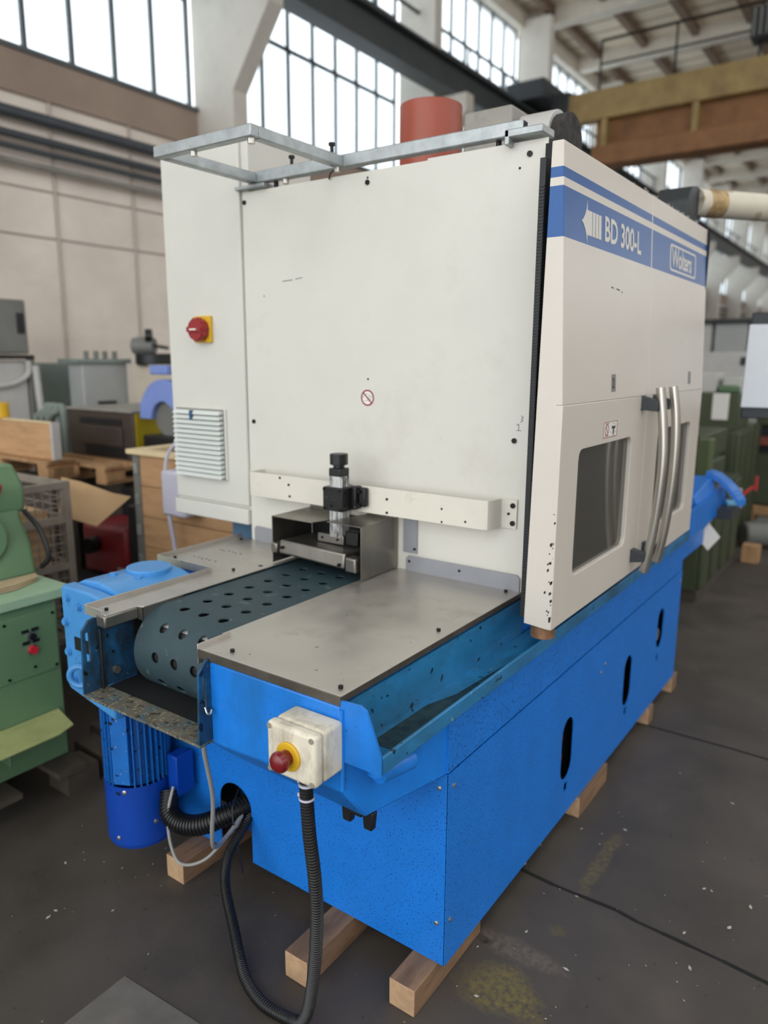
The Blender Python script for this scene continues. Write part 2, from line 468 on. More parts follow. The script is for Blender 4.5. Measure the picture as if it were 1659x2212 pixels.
# litter flakes on the floor: nobody could count them
mb = MB(); rnd = random.Random(5)
for i in range(420):
    if i < 230: x, y = rnd.uniform(-1.6, .9), rnd.uniform(-1.0, 1.2)
    else: x, y = rnd.uniform(.02, 2.6), rnd.uniform(.2, 5.5)
    r = rnd.choice((.0018, .0025, .003, .004, .0075)) * rnd.uniform(.7, 1.2); a = rnd.uniform(0, PI)
    q = [(x + r * k * math.cos(a + t), y + r * k * math.sin(a + t), .0015 + .0015 * rnd.random()) for t, k in ((0, 1.4), (1.7, .7), (3.1, 1.2), (4.8, .6))]
    mb.addf([(x, y, .0005)] + q, [(1, 2, 3, 4), (0, 2, 1), (0, 3, 2), (0, 4, 3), (0, 1, 4)])
o = obj('floor_litter', mb, mat('pale_flakes', (188, 180, 168), .8, var=.2, vscale=30), smooth=False, kind='stuff')
tag(o, 'small pale flakes of litter scattered over the dark floor', 'litter')

wl = struct('wall_left', MB().box(X0 - .3, X0, Y0, Y1, -.2, 4.84), PLASTER)
struct('wall_band', MB().box(X0, X0 + .05, Y0, Y1, 4.40, 4.84), LEDGE, wl)
struct('wall_sill', MB().box(X0 - .2, X0 + .08, Y0, Y1, 4.80, 4.85), FRAMEM, wl)
for z in (3.50, 3.02):
    struct('wall_joint', MB().box(X0, X0 + .006, Y0, Y1, z - .012, z + .012), mat('wall_joint_grey', (168, 158, 148), .9), wl)
for y in (3.35, 4.35, 1.2):
    struct('wall_conduit', MB().cyl((X0 + .02, y, 0), (X0 + .02, y, 4.4), .018, 8), mat('wall_conduit_grey', (196, 186, 176), .7), wl)
wr = struct('wall_right', MB().box(X1, X1 + .3, Y0, Y1, -.2, 4.84).box(X1, X1 + .3, Y0, Y1, 8.75, 9.7), PLASTER)   # with its own open window band
we = struct('wall_back', MB().box(X0 - .3, X1 + .3, Y1, Y1 + .3, -.2, 9.8), PLASTER)

# windows of the left wall, bay by bay
BAY = 4.6; C0 = 5.5
ZR = (4.85, 6.13, 7.0, 7.45, 8.75)
panes = {}
def quad_mesh(dy, dz):
    k = (round(dy, 3), round(dz, 3))
    if k not in panes: panes[k] = mesh('pane', MB().box(-.003, .003, -dy / 2, dy / 2, -dz / 2, dz / 2), PANE, smooth=False)
    return panes[k]
mul_far = {}
for b in range(-2, 10):
    ya = C0 + BAY * (b - 1) + .14; yb = C0 + BAY * b - .10
    wn = bpy.data.objects.new('window_%d' % (b + 3), None); COL.objects.link(wn); wn.location = (X0 - .12, ya, ZR[0]); wn['kind'] = 'structure'
    nc = 8; st = (yb - ya) / nc
    if 'm' not in mul_far:
        mul_far['m'] = mesh('mullion', MB().box(-.025, .025, -.025, .025, 0, ZR[-1] - ZR[0]), FRAMEM, smooth=False)
        mul_far['t'] = mesh('transom', MB().box(-.025, .025, 0, yb - ya, -.025, .025), FRAMEM, smooth=False)
    for i in range(nc + 1): inst('mullion', mul_far['m'], wn, (X0 - .12, ya + st * i, ZR[0]))
    for z in ZR[1:]: inst('transom', mul_far['t'], wn, (X0 - .12, ya, z))
    if b < 7:
        for i in range(nc):
            for z0, z1 in zip(ZR, ZR[1:]):
                inst('pane', quad_mesh(st - .05, z1 - z0 - .05), wn, (X0 - .12, ya + st * (i + .5), (z0 + z1) / 2))
    else:
        mb = MB()
        for z0, z1 in zip(ZR, ZR[1:]): mb.box(X0 - .123, X0 - .117, ya + .02, yb - .02, z0 + .02, z1 - .02)
        struct('pane', mb, PANE, wn)
struct('trim_1', MB().box(X0 - .25, X0 + .1, Y0, Y1, 8.75, 9.15), CEILB)
struct('trim_2', MB().box(X0 - .1, X0 + .06, Y0, Y1, 6.93, 7.05), mat('pale_lintel', (176, 184, 190), .7))

# columns with corbels carrying the crane runway
cm = MB().box(-.35, .35, -.12, .12, 0, 8.9)
cm.plate([[(.35, 4.95), (.35, 6.05), (.98, 6.05), (.98, 5.78)]], lambda u, v, w: (u, -.12 + w, v), .24)
colme = mesh('column', cm, CONC, smooth=False)
for k in range(-2, 11):
    o = bpy.data.objects.new('column', colme); COL.objects.link(o); o.location = (X0 + .35, C0 + BAY * k, 0); o['kind'] = 'structure'
rw = thing('crane_runway_beam', 'long dark grey crane runway beam carried on the column corbels below the upper windows', 'beam', (-6.1, 20, 6.05))
obj('beam_web', MB().box(-6.02, -5.98, Y0, Y1, 6.09, 6.5), BEAMG, rw)
obj('lower_flange', MB().box(-6.16, -5.84, Y0, Y1, 6.05, 6.09), BEAMG, rw)
obj('upper_flange', MB().box(-6.16, -5.84, Y0, Y1, 6.5, 6.54), BEAMG, rw)
obj('crane_rail', MB().box(-6.03, -5.97, Y0, Y1, 6.54, 6.59), SCREW, rw)
rail = thing('catwalk_handrail', 'thin dark handrail of the catwalk along the upper windows', 'railing', (-6.6, 20, 7.4))
obj('top_rail', MB().cyl((-6.62, Y0, 7.42), (-6.62, Y1, 7.42), .03, 8), BEAMG, rail)
pm = mesh('post', MB().cyl((0, 0, 6.5), (0, 0, 7.42), .022, 8), BEAMG)
for k in range(40): inst('post', pm, rail, (-6.62, Y0 + 1.2 + k * 1.5, 0))

# pipes along the left wall
for (z, r, m, nm, lab) in ((4.18, .06, PIPEG, 'wall_pipe', 'thick blue grey pipe, highest of the pipes along the left wall'),
                           (3.97, .04, PIPEG, 'wall_pipe', 'dark blue grey pipe, second from top along the left wall'),
                           (3.85, .03, PIPEG, 'wall_pipe', 'thin dark pipe, third from top along the left wall'),
                           (3.71, .035, DUSTY, 'wall_pipe', 'dusty pale pipe, lowest along the left wall')):
    o = obj(nm, MB().cyl((X0 + .12, Y0, z), (X0 + .12, Y1, z), r, 10), m); tag(o, lab, 'pipe')

# ceiling: cream boards, white cross beams, brown purlins
# unseen rooflight opening right of view, added to brighten wall, floor and tables
ce = struct('ceiling', MB().box(X0 - .3, 1.2, Y0, Y1, 9.15, 9.35).box(5.2, X1 + .3, Y0, Y1, 9.15, 9.35), CEIL)
cbm = mesh('cross_beam', MB().box(X0, X1, -.14, .14, 8.8, 9.15), CEILB, smooth=False)
pum = mesh('purlin', MB().box(-.07, .07, -1.26, 1.26, 8.98, 9.15), PURLIN, smooth=False)
ys = [15.0 + 2.8 * k for k in range(-7, 13)]
for y in ys:
    inst('cross_beam', cbm, ce, (0, y, 0))
    for k in range(14): inst('purlin', pum, ce, (-6.4 + 1.14 * k, y + 1.4, 0))
seam = mesh('board_seam', MB().box(X0, 1.2, -.01, .01, 9.138, 9.15), PURLIN, smooth=False)
for y in ys:
    for q in (.55, 1.1, 1.65, 2.2): inst('board_seam', seam, ce, (0, y + q, 0))

# bridge crane
cr = thing('bridge_crane', 'ochre and rust coloured bridge crane girder spanning the hall near the ceiling', 'crane', (0, 13, 6.59))
G0, G1 = -5.55, 9.6
obj('upper_girder', MB().box(G0 + .4, G1, 12.95, 13.25, 6.17, 6.68), OCHRE, cr, bevel=.02)
obj('lower_web', MB().box(G0 + .9, G1, 13.2, 13.25, 5.45, 6.2), OCHRED, cr)
obj('lower_flange', MB().box(G0 + .9, G1, 12.98, 13.5, 5.37, 5.72), OCHRED, cr, bevel=.02)
stf = mesh('stiffener', MB().box(-.05, .05, 12.98, 13.2, 5.7, 6.18), OCHRE, smooth=False)
for k in range(8): inst('stiffener', stf, cr, (-4.43 + 1.62 * k, 0, 0))
obj('end_carriage', MB().box(-6.25, -5.45, 12.5, 13.8, 6.6, 6.95).box(-5.5, -5.1, 12.95, 13.3, 6.2, 6.75), ANTH, cr, bevel=.03)
rp = mesh('rail_post', MB().cyl((0, 13.1, 6.68), (0, 13.1, 7.55), .02, 8), SCREW)
for k in range(9): inst('rail_post', rp, cr, (-4.6 + 1.35 * k, 0, 0))
obj('handrail', MB().cyl((-4.6, 13.1, 7.55), (6.2, 13.1, 7.55), .022, 8).cyl((-4.6, 13.1, 7.15), (6.2, 13.1, 7.15), .018, 8), SCREW, cr)
lam = thing('ceiling_heater', 'dark grey louvred heater box hanging under the ceiling beams', 'heater', (-1.72, 13.0, 6.95))
obj('heater_case', MB().box(-2.03, -1.42, 12.9, 13.3, 6.95, 7.42), ANTH, lam, bevel=.02)
lv = mesh('louvre', MB().box(-.018, .018, 12.86, 12.92, 6.98, 7.39), GREYD, smooth=False)
for k in range(6): inst('louvre', lv, lam, (-1.97 + .1 * k, 0, 0))
obj('hanger', MB().cyl((-1.72, 13.1, 7.4), (-1.72, 13.1, 9.15), .02, 8), SCREW, lam)

# ================================================================== THE BLUE AND WHITE MACHINE
M = thing('grinding_machine', 'big white and blue grinding machine with perforated belt standing on timber blocks', 'machine', (-.6, .9, .085))
scr = socket_screw('screw'); scr_s = socket_screw('screw', .0045, .004); rivet = dome_screw('screw', .007, SCREWL); boltk = dome_screw('bolt', .012, SCREW)

# --- base cabinet
arch = circ(-.82, .275, .075, 14, PI, 0) + [(-.745, .275)]
fpoly = [(-1.16, .085), (-.895, .085)] + arch + [(-.745, .085), (-.002, .085), (-.002, .672), (-.04, .664), (-1.16, .664)]
o = obj('front_panel', MB().plate([fpoly], XZ(0), .004), BLUE, M)
for z in (.626, .212): inst('screw', rivet, o, (-.028, 0, z), TO_Y)
sl = lambda y, z0, z1: circ(y, z0 + .055, .055, 10, PI, 2 * PI) + [(y + .055, z0 + .055)] + circ(y, z1 - .055, .055, 10, 0, PI) + [(y - .055, z1 - .055)]
sq = lambda y, z: [(y - .016, z - .018), (y + .016, z - .018), (y + .016, z + .018), (y - .016, z + .018)]
SL = ((.862, .235, .477), (1.556, .25, .482), (2.05, .36, .56))
SQ = ((.868, .20), (1.555, .222), (2.03, .315))
o = obj('side_panel', MB().plate([[(0, .085), (2.407, .085), (2.407, .672), (0, .672)]] + [sl(*s) for s in SL] + [sq(*q) for q in SQ], YZ(0), .004), BLUE, M)
for y, z in ((.028, .63), (.026, .22), (1.19, .535), (1.235, .556), (2.38, .62)): inst('screw', rivet, o, (0, y, z), TO_X)
obj('base_shade_block', MB().box(-1.1, -.05, .16, 2.40, .11, .66), DARK, M)  # dark block filling the base, paints the shade seen through the slots
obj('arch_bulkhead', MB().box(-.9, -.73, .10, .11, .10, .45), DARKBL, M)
rk = mesh('lifting_knob', MB().cyl((-.06, 0, 0), (-.016, 0, 0), .018, 10), RED)
for y, z in ((.84, .40), (.84, .32), (1.53, .41), (1.53, .34)): inst('lifting_knob', rk, M, (0, y, z), label='red knob inside the slot')
obj('jack_screw', MB().cyl((-.06, 2.06, .42), (-.012, 2.06, .42), .03, 12), SCREWL, M, label='pale round foot inside the slot')
obj('end_panel', MB().box(-1.16, -.002, 2.403, 2.407, .085, .672), BLUE, M)
obj('left_panel', MB().box(-1.16, -1.156, .004, 2.403, .085, .664), BLUE, M)
obj('bed_side_wall', MB().plate([[(0, .676), (2.407, .676), (2.407, .84), (0, .84)]], YZ(-.003), .006), BLUE, M)

# --- front bed with the drip tray
Bf = MB()
bv = [(-.53, -.336, .975), (-.0935, -.336, .975), (-.0925, -.336, .842), (-.088, -.337, .765), (-.53, -.336, .745),      # front face
      (-.073, -.268, .668), (-.53, -.255, .668), (-.004, .02, .668), (-.53, .02, .668),                                     # underside
      (-.004, .02, .842), (-.0925, .02, .842), (-.0935, .02, .975), (-.53, .02, .975)]
Bf.addf(bv, [(0, 4, 3, 2, 1), (4, 6, 5, 3), (3, 5, 7, 9, 2), (2, 9, 10), (1, 2, 10, 11), (0, 1, 11, 12), (6, 8, 7, 5), (0, 12, 8, 6, 4), (8, 12, 11, 10, 9, 7)])
bed = obj('front_bed', Bf, BLUEG, M, bevel=.006, segs=2)
obj('weld_seam', MB().tube([(-.528, -.338, .75 + .022 * i) for i in range(11)], .004, 8), BLUEG, M)
obj('bed_infill', MB().box(-.53, -.1, .02, 2.4, .68, .975), BLUEG, M)
obj('drip_tray', MB().box(-.092, .02, -.335, 2.40, .842, .852).box(-.099, -.0925, -.334, .62, .85, .975), TRAYB, M, label='oily blue drip tray along the table edge')
obj('tray_lip', MB().plate([[(.012, .842), (.021, .842), (.021, .884), (.012, .884)]], lambda u, v, w: (u, -.334 + w, v), 2.734), TRAYB, M, bevel=.002)
obj('tray_end_plate', MB().plate([[(-.092, .99), (-.036, .993), (-.02, .985), (.021, .886), (.021, .842), (-.092, .842)]], XZ(-.3365), .006), BLUEG, M)
obj('drain_hole', MB().cyl((-.02, -.29, .8515), (-.02, -.29, .853), .017, 18), DARK, M)
obj('drain_spout', MB().cyl((-.035, -.27, .80), (-.035, -.27, .845), .026, 16).cyl((-.035, -.27, .80), (-.02, -.16, .79), .026, 16), BLUEG, M)
obj('weld_seam', MB().tube([(-.088, -.337, .70 + .02 * i + .07) for i in range(11)], .006, 8), BLUEG, M)
obj('oil_film', MB().plate([[(-.075, -.25), (-.01, -.24), (.005, .05), (.006, .35), (-.02, .36), (-.04, .1), (-.07, .0)]], XY(.8532), .001), mat('dark_coolant_residue', (34, 52, 50), .18, var=.5, vscale=30, spec=.6), M)
# black hose clip under the bed
cl = MB().box(-.16, -.075, -.25, -.21, .66, .69)
for x in (-.15, -.085): cl.hexa([(x - .012, -.245, .615), (x + .012, -.245, .615), (x + .012, -.225, .615), (x - .012, -.225, .615), (x - .017, -.245, .665), (x + .017, -.245, .665), (x + .017, -.225, .665), (x - .017, -.225, .665)])
obj('hose_clip', cl.box(-.135, -.1, -.25, -.22, .645, .665), BLACK, M, bevel=.003)

# --- U shaped belt trough
def slotwall(x, slot, name, t):
    prof = [(-.382, .757), (-.375, .955), (-.35, .982), (-.338, .985), (.38, .985), (.38, .757)]
    return obj(name, MB().plate([prof, slot], YZ(x), t), TROUGH, M, bevel=.0015)
slotwall(-.524, circ(-.358, .935, .005, 8, 0, PI) + circ(-.358, .85, .005, 8, PI, 2 * PI), 'trough_wall', .008)
slotwall(-1.035, circ(-.358, .94, .006, 8, 0, PI) + circ(-.358, .86, .006, 8, PI, 2 * PI), 'trough_wall', .008)
obj('trough_lip', MB().box(-1.043, -.524, -.382, -.30, .749, .757), LIP, M, bevel=.002, label='crusted front lip of the trough')
obj('trough_shade', MB().box(-1.043, -.524, -.30, .38, .744, .752), DARK, M)  # black sheet paints the shaded hollow under the belt
obj('slot_hook', MB().tube(spline([(-.521, -.362, .86), (-.513, -.362, .845), (-.509, -.355, .842), (-.513, -.347, .85)], 5), .003, 6), SCREWL, M)
obj('trough_crack', MB().box(-1.032, -1.022, -.325, -.318, .757, .95), DARK, M, bevel=.003)  # thin dark bar drawn as the crack where the trough walls join
obj('trough_screw', MB().cyl((-1.036, -.27, .80), (-1.026, -.27, .80), .012, 10), SCREWL, M)
obj('trough_side_shade', MB().box(-1.031, -1.029, -.20, .30, .757, .95), DARK, M); obj('trough_side_shade', MB().box(-.536, -.534, -.20, .30, .757, .95), DARK, M)  # black side sheets put shade into the inside of the trough

# --- perforated belt, roller and slider bed
RB, YC, ZT = .13, -.12, .99
def bend(x, s, h=0):
    """s runs along the belt: positive on the flat towards the machine, negative round the roller"""
    if s >= 0: return (x, YC + s, ZT + h)
    a = -s / RB
    if a <= PI: return (x, YC - (RB + h) * math.sin(a), ZT - RB + (RB + h) * math.cos(a))
    return (x, YC + (a - PI) * RB, ZT - 2 * RB - h)
mb = MB(); PITCH = .0905; XS = (-.8655, -.78, -.6945); HR = .0165; NS = 16
rows = [(-.131 - YC) - PITCH * k for k in range(-9, 5)]
def squ(i):
    k, j = divmod(i, 4); t = -1 + 2 * j / 4
    return ((t, -1), (1, t), (-t, 1), (-1, -t))[k]
for s in rows:
    for x in XS:
        hw = .04275; ring = []
        for i in range(NS):
            a, b = squ(i); an = math.atan2(b, a)
            ring.append((bend(x + a * hw, s + b * PITCH / 2), bend(x + (a * .5 + .5 * math.cos(an) * .62) * hw * .86, s + (b * .5 + .5 * math.sin(an) * .62) * PITCH / 2 * .86), bend(x + math.cos(an) * HR, s + math.sin(an) * HR)))
        v = [p[0] for p in ring] + [p[1] for p in ring] + [p[2] for p in ring]
        mb.addf(v, [(i, (i + 1) % NS, NS + (i + 1) % NS, NS + i) for i in range(NS)] + [(NS + i, NS + (i + 1) % NS, 2 * NS + (i + 1) % NS, 2 * NS + i) for i in range(NS)])
    for xa, xb in ((-.965, XS[0] - .04275), (XS[2] + .04275, -.605)):
        for j in range(4):
            s0 = s - PITCH / 2 + PITCH / 4 * j; s1 = s0 + PITCH / 4
            mb.addf([bend(xa, s0), bend(xb, s0), bend(xb, s1), bend(xa, s1)], [(0, 1, 2, 3)])
send = rows[-1] - PITCH / 2
for j in range(8):
    s0 = send - .03 * (j + 1); s1 = s0 + .03
    mb.addf([bend(-.965, s0), bend(-.605, s0), bend(-.605, s1), bend(-.965, s1)], [(0, 1, 2, 3)])
belt = obj('conveyor_belt', mb, BELT, M, ang=60, label='dark green perforated fabric belt')
bm = bmesh.new(); bm.from_mesh(belt.data); bmesh.ops.remove_doubles(bm, verts=bm.verts, dist=.0004); bmesh.ops.recalc_face_normals(bm, faces=bm.faces); bm.to_mesh(belt.data); bm.free()
sd = belt.modifiers.new('thickness', 'SOLIDIFY'); sd.thickness = .004; sd.offset = 0
es = belt.modifiers.new('crisp_edges', 'EDGE_SPLIT'); es.split_angle = math.radians(40)
obj('belt_roller', MB().cyl((-.96, YC, ZT - RB), (-.61, YC, ZT - RB), RB - .008, 48), mat('dark_roller', (60, 60, 62), .4, .6), M)
for a in (.55, .95):      # pale lagging strips on the roller that show through the holes
    p = [bend(x, -RB * a - d, -.0072) for d in (0, .012, .024) for x in (-.955, -.612)]
    obj('roller_strip', MB().addf(p, [(0, 1, 3, 2), (2, 3, 5, 4)]), ROLLER, M)
obj('slider_bed', MB().box(-.96, -.61, -.1, .62, .95, .972), BLACKM, M)
obj('trough_axle', MB().cyl((-1.03, YC, ZT - RB), (-.53, YC, ZT - RB), .025, 16), SCREW, M)

# --- stainless table plates
tp = obj('right_table_plate', MB().plate([[(-.569, -.334), (-.0916, -.334), (-.0916, .608), (-.602, .608), (-.602, -.222), (-.569, -.222)]], XY(1.0), .004)
         , STEEL, M, bevel=.0012)
obj('plate_edge', MB().box(-.569, -.0916, -.338, -.334, .976, .9995), PEDGE, M, bevel=.001); obj('plate_edge', MB().box(-.0935, -.0895, -.334, .605, .984, .9995), PEDGE, M)
obj('plate_lip', MB().box(-.571, -.568, -.337, -.222, .958, 1.013), STEEL, M, bevel=.001)
for x, y in ((-.481, -.297), (-.119, -.302), (-.128, .146), (-.135, .58)): inst('screw', scr, tp, (x, y, 1.0))
lp = obj('left_table_plate', MB().plate([[(-1.085, -.325), (-.985, -.325), (-.985, -.215), (-.966, -.205), (-.966, .608), (-1.385, .608), (-1.385, .18), (-1.083, .172)]], XY(1.0), .004), STEEL, M, bevel=.001)
obj('plate_lip', MB().box(-1.087, -1.084, -.326, .172, .985, 1.016).box(-1.387, -1.084, .172, .175, .985, 1.016).box(-1.388, -1.385, .172, .608, .985, 1.016).box(-1.087, -1.0, -.328, -.325, .985, 1.014), STEEL, M, bevel=.001)
obj('plate_block', MB().box(-1.03, -.983, -.33, -.212, .958, .998), STEELD, M, bevel=.006, label='grimy steel block under the plate corner')
obj('plate_skirt', MB().plate([[(-.212, .997), (-.212, .955), (-.19, .955), (-.10, .985), (-.05, .997)]], YZ(-.964), .006), STEELD, M)
obj('plate_skirt', MB().plate([[(-.985, .997), (-.985, .957), (-.964, .957), (-.964, .997)]], XZ(-.214), .004), STEELD, M)
for x, y in ((-1.026, -.294), (-1.037, .231), (-1.341, .218), (-1.35, .57)): inst('screw', scr, lp, (x, y, 1.0))
hl = mesh('drill_hole', MB().cyl((0, 0, 0), (0, 0, .0008), .004, 10), DARK)
rnd = random.Random(3)
for i in range(12): inst('drill_hole', hl, lp, (-1.30 + .022 * (i % 6) + .01 * rnd.random(), .27 + .13 * (i // 6) + .01 * rnd.random(), 1.0))
inst('drill_hole', mesh('drill_hole', MB().cyl((0, 0, 0), (0, 0, .0008), .009, 12), DARK), lp, (-1.0, .33, 1.0))
obj('left_bed', MB().box(-1.39, -1.06, .19, 2.2, .62, .985), BLUEG, M)
obj('cylinder_pin', MB().cyl((-1.115, -.285, .975), (-1.08, -.285, .975), .014, 14), STEELD, M)

# --- white front wall, flashings, screws
wall_holes = [rounded(-.99, -.585, .99, 1.175, .004, 1)]
fp = obj('front_wall', MB().plate([[(-1.3255, .985), (-.075, .985), (-.072, 2.372), (-.48, 2.372), (-.482, 2.366), (-1.318, 2.366)]] + [[(-.988, 1.0), (-.585, 1.0), (-.585, 1.17), (-.988, 1.17)]], XZ(.61), .005), WHITE, M)
sc2 = socket_screw('screw', .0085, .005)
for x, z in ((-.127, 2.335), (-.72, 2.33), (-1.309, 2.33), (-.14, 1.492), (-1.293, 1.495), (-1.16, 1.275)): inst('screw', sc2, fp, (x, .61, z), TO_Y)
for x, z in ((-.718, 1.674), (-.158, 2.30), (-.72, 2.345)): inst('drill_hole', hl, fp, (x, .61, z), TO_Y)
obj('enclosure', MB().box(-1.315, -.06, .64, 2.05, 1.0, 2.33), CABW, M)
obj('tunnel_backing', MB().box(-.99, -.585, .624, .63, .99, 1.18), DARK, M)  # dark sheet putting shade behind the wall opening
obj('flashing', MB().plate([[(-.541, 1.0), (-.098, 1.0), (-.098, 1.045), (-.11, 1.056), (-.53, 1.056), (-.541, 1.045)]], XZ(.6), .003), GREYST, M, label='grey sheet strip at the table edge')
obj('flashing', MB().plate([[(-1.30, 1.0), (-.995, 1.0), (-.995, 1.05), (-1.29, 1.062), (-1.30, 1.05)]], XZ(.6), .003), GREYST, M)
obj('flashing', MB().plate([[(-.556, 1.066), (-.497, 1.066), (-.497, 1.212), (-.556, 1.212)]], XZ(.604), .003), GREYST, M)
for x, z in ((-.321, 1.035), (-.505, 1.083), (-.526, 1.036)): inst('screw', scr_s, fp, (x, .601, z), TO_Y)
# round no-hands sticker
def disc(name, cx, cz, r0, r1, m, y, parent, label=None):
    return obj(name, MB().plate([circ(cx, cz, r1, 32)] + ([circ(cx, cz, r0, 32)] if r0 else []), XZ(y), .0004), m, parent, smooth=False, label=label)
disc('sticker_ground', -.72, 1.608, 0, .0275, DECALW, .6094, fp)
disc('sticker_ring', -.72, 1.608, .0235, .0288, DECALR, .6088, fp, 'red prohibition ring')
hand = [[(-.745, 1.603), (-.733, 1.618), (-.72, 1.622), (-.708, 1.617), (-.70, 1.611), (-.703, 1.609), (-.712, 1.613), (-.72, 1.609), (-.709, 1.604), (-.703, 1.602), (-.706, 1.599), (-.72, 1.599), (-.735, 1.596)]]
mb = MB()
for a, b in zip(hand[0], hand[0][1:]): mb.bar((a[0], .6086, a[1]), (b[0], .6086, b[1]), .0014, .0004, (0, 1, 0))
obj('sticker_hand', mb, DECALG, fp, smooth=False)
obj('sticker_slash', MB().bar((-.7395, .6082, 1.627), (-.7005, .6082, 1.589), .0045, .0004, (0, 1, 0)), DECALR, fp, smooth=False)
# handwritten mark beside the screw
mb = MB()
for a, b in (((-.135, 1.525), (-.118, 1.525)), ((-.127, 1.525), (-.127, 1.546)), ((-.127, 1.546), (-.134, 1.541)), ((-.122, 1.552), (-.114, 1.556)), ((-.114, 1.556), (-.118, 1.562)), ((-.118, 1.562), (-.112, 1.567)), ((-.112, 1.567), (-.12, 1.572))):
    mb.bar((a[0], .6092, a[1]), (b[0], .6092, b[1]), .0016, .0004, (0, 1, 0))
obj('pen_mark', mb, mat('blue_ink', (50, 58, 92), .6), fp, smooth=False)
for (x, z, L) in ((-1.12, 2.03, .05), (-1.055, 2.035, .035)):
    obj('scratch', MB().bar((x, .6093, z), (x + L, .6093, z + .003), .0022, .0004, (0, 1, 0)), DECALK, fp, smooth=False)

# --- white cross beam with the angled end bracket
path = [(-1.243, .606), (-1.243, .53), (-.205, .53), (-.188, .536), (-.178, .552), (-.176, .58), (-.171, .597), (-.158, .605), (-.118, .6055)]
cb = obj('cross_bar', MB().plate([strip(path[1:], .0025)], XY(1.304), .096), STRIPW, M, bevel=.001)
obj('cross_bar_return', MB().box(-1.2455, -1.2405, .53, .609, 1.208, 1.304), STRIPW, M)
for x, z in ((-1.079, 1.294), (-1.034, 1.271), (-1.03, 1.227), (-.574, 1.267), (-.574, 1.219)): inst('screw', scr_s, cb, (x, .528, z), TO_Y)
for x, z in ((-.353, 1.259), (-.352, 1.215), (-.263, 1.227)): inst('drill_hole', hl, cb, (x, .5275, z), TO_Y)
for x, z in ((-.132, 1.284), (-.146, 1.256), (-.131, 1.226)): inst('screw', sc2 if x > -.14 else scr_s, cb, (x, .603, z), TO_Y)

# --- infeed guard of bent sheet and the pressure shoe
g = MB().box(-.583, -.580, .385, .607, 1.004, 1.19).plate([[(-.735, .39), (-.58, .385), (-.58, .58), (-.70, .58)]], XY(1.191), .003)
obj('infeed_guard', g.box(-.70, -.58, .578, .581, 1.19, 1.205), STEELD, M, bevel=.001, label='right half of the stainless infeed guard')
g = MB().box(-.992, -.989, .385, .607, 1.004, 1.178).plate([[(-.992, .385), (-.80, .385), (-.775, .46), (-.80, .60), (-.992, .60)]], XY(1.180), .003)
obj('infeed_guard', g.box(-.99, -.80, .598, .601, 1.178, 1.205), STEELD, M, bevel=.001, label='left half of the stainless infeed guard')
obj('tunnel_shade', MB().box(-.985, -.586, .604, .608, 1.01, 1.17), BLACKR, M)  # black sheet painting in the shade inside the infeed tunnel
obj('pressure_shoe', MB().hexa([(-.95, .372, 1.048), (-.645, .372, 1.035), (-.645, .6, 1.02), (-.95, .6, 1.03), (-.95, .38, 1.098), (-.645, .38, 1.092), (-.645, .6, 1.085), (-.95, .6, 1.09)]), STEELD, M, bevel=.008, segs=3, label='steel pressure shoe above the belt')
obj('shoe_end_block', MB().box(-.638, -.592, .368, .415, 1.03, 1.082), STEELD, M, bevel=.006)
obj('shoe_end_block', MB().box(-.985, -.955, .37, .42, 1.046, 1.084), STEELD, M, bevel=.006)
for x, z in ((-.93, 1.072), (-.665, 1.05)): inst('screw', scr, M, (x, .374, z), TO_Y)
obj('shoe_clamp', MB().box(-.831, -.712, .455, .482, 1.095, 1.128), STEELD, M, bevel=.002)
obj('clamp_block', MB().box(-.712, -.655, .465, .5, 1.095, 1.145), BLACKM, M, bevel=.004)
for x in (-.808, -.738): inst('screw', scr_s, M, (x, .455, 1.112), TO_Y)
# vertical adjuster
al = MB().box(-.771, -.722, .452, .50, 1.12, 1.34)
for k in range(4): al.box(-.722, -.717, .456 + .012 * k, .462 + .012 * k, 1.12, 1.34)
obj('adjuster_rail', al, ALU, M, bevel=.001)
obj('adjuster_block', MB().box(-.790, -.703, .438, .525, 1.218, 1.302), BLACKM, M, bevel=.003)
obj('adjuster_flange', MB().box(-.703, -.68, .485, .525, 1.222, 1.305).box(-.68, -.650, .50, .525, 1.232, 1.300), BLACKM, M, bevel=.006)
for x, z in ((-.782, 1.226), (-.752, 1.236), (-.712, 1.226), (-.712, 1.293), (-.783, 1.294)): inst('screw', scr_s, M, (x, .438, z), TO_Y)
for y, z in ((.455, 1.285), (.455, 1.24)): inst('screw', scr_s, M, (-.703, y, z), TO_X)
for x, z in ((-.672, 1.288), (-.672, 1.242)): inst('screw', scr, M, (x, .495, z), TO_Y)
obj('adjuster_collar', MB().box(-.772, -.72, .45, .502, 1.34, 1.368), BLACK, M, bevel=.003)
kn = MB().cyl((-.746, .476, 1.368), (-.746, .476, 1.38), .02, 20)
P8 = [(-.746 + (.032 - .0015 * (i % 4 in (1, 2))) * math.cos(2 * PI * i / 32), .476 + (.032 - .0015 * (i % 4 in (1, 2))) * math.sin(2 * PI * i / 32)) for i in range(32)]
obj('adjuster_knob', kn.plate([P8], XY(1.418), .038), BLACK, M, bevel=.002)

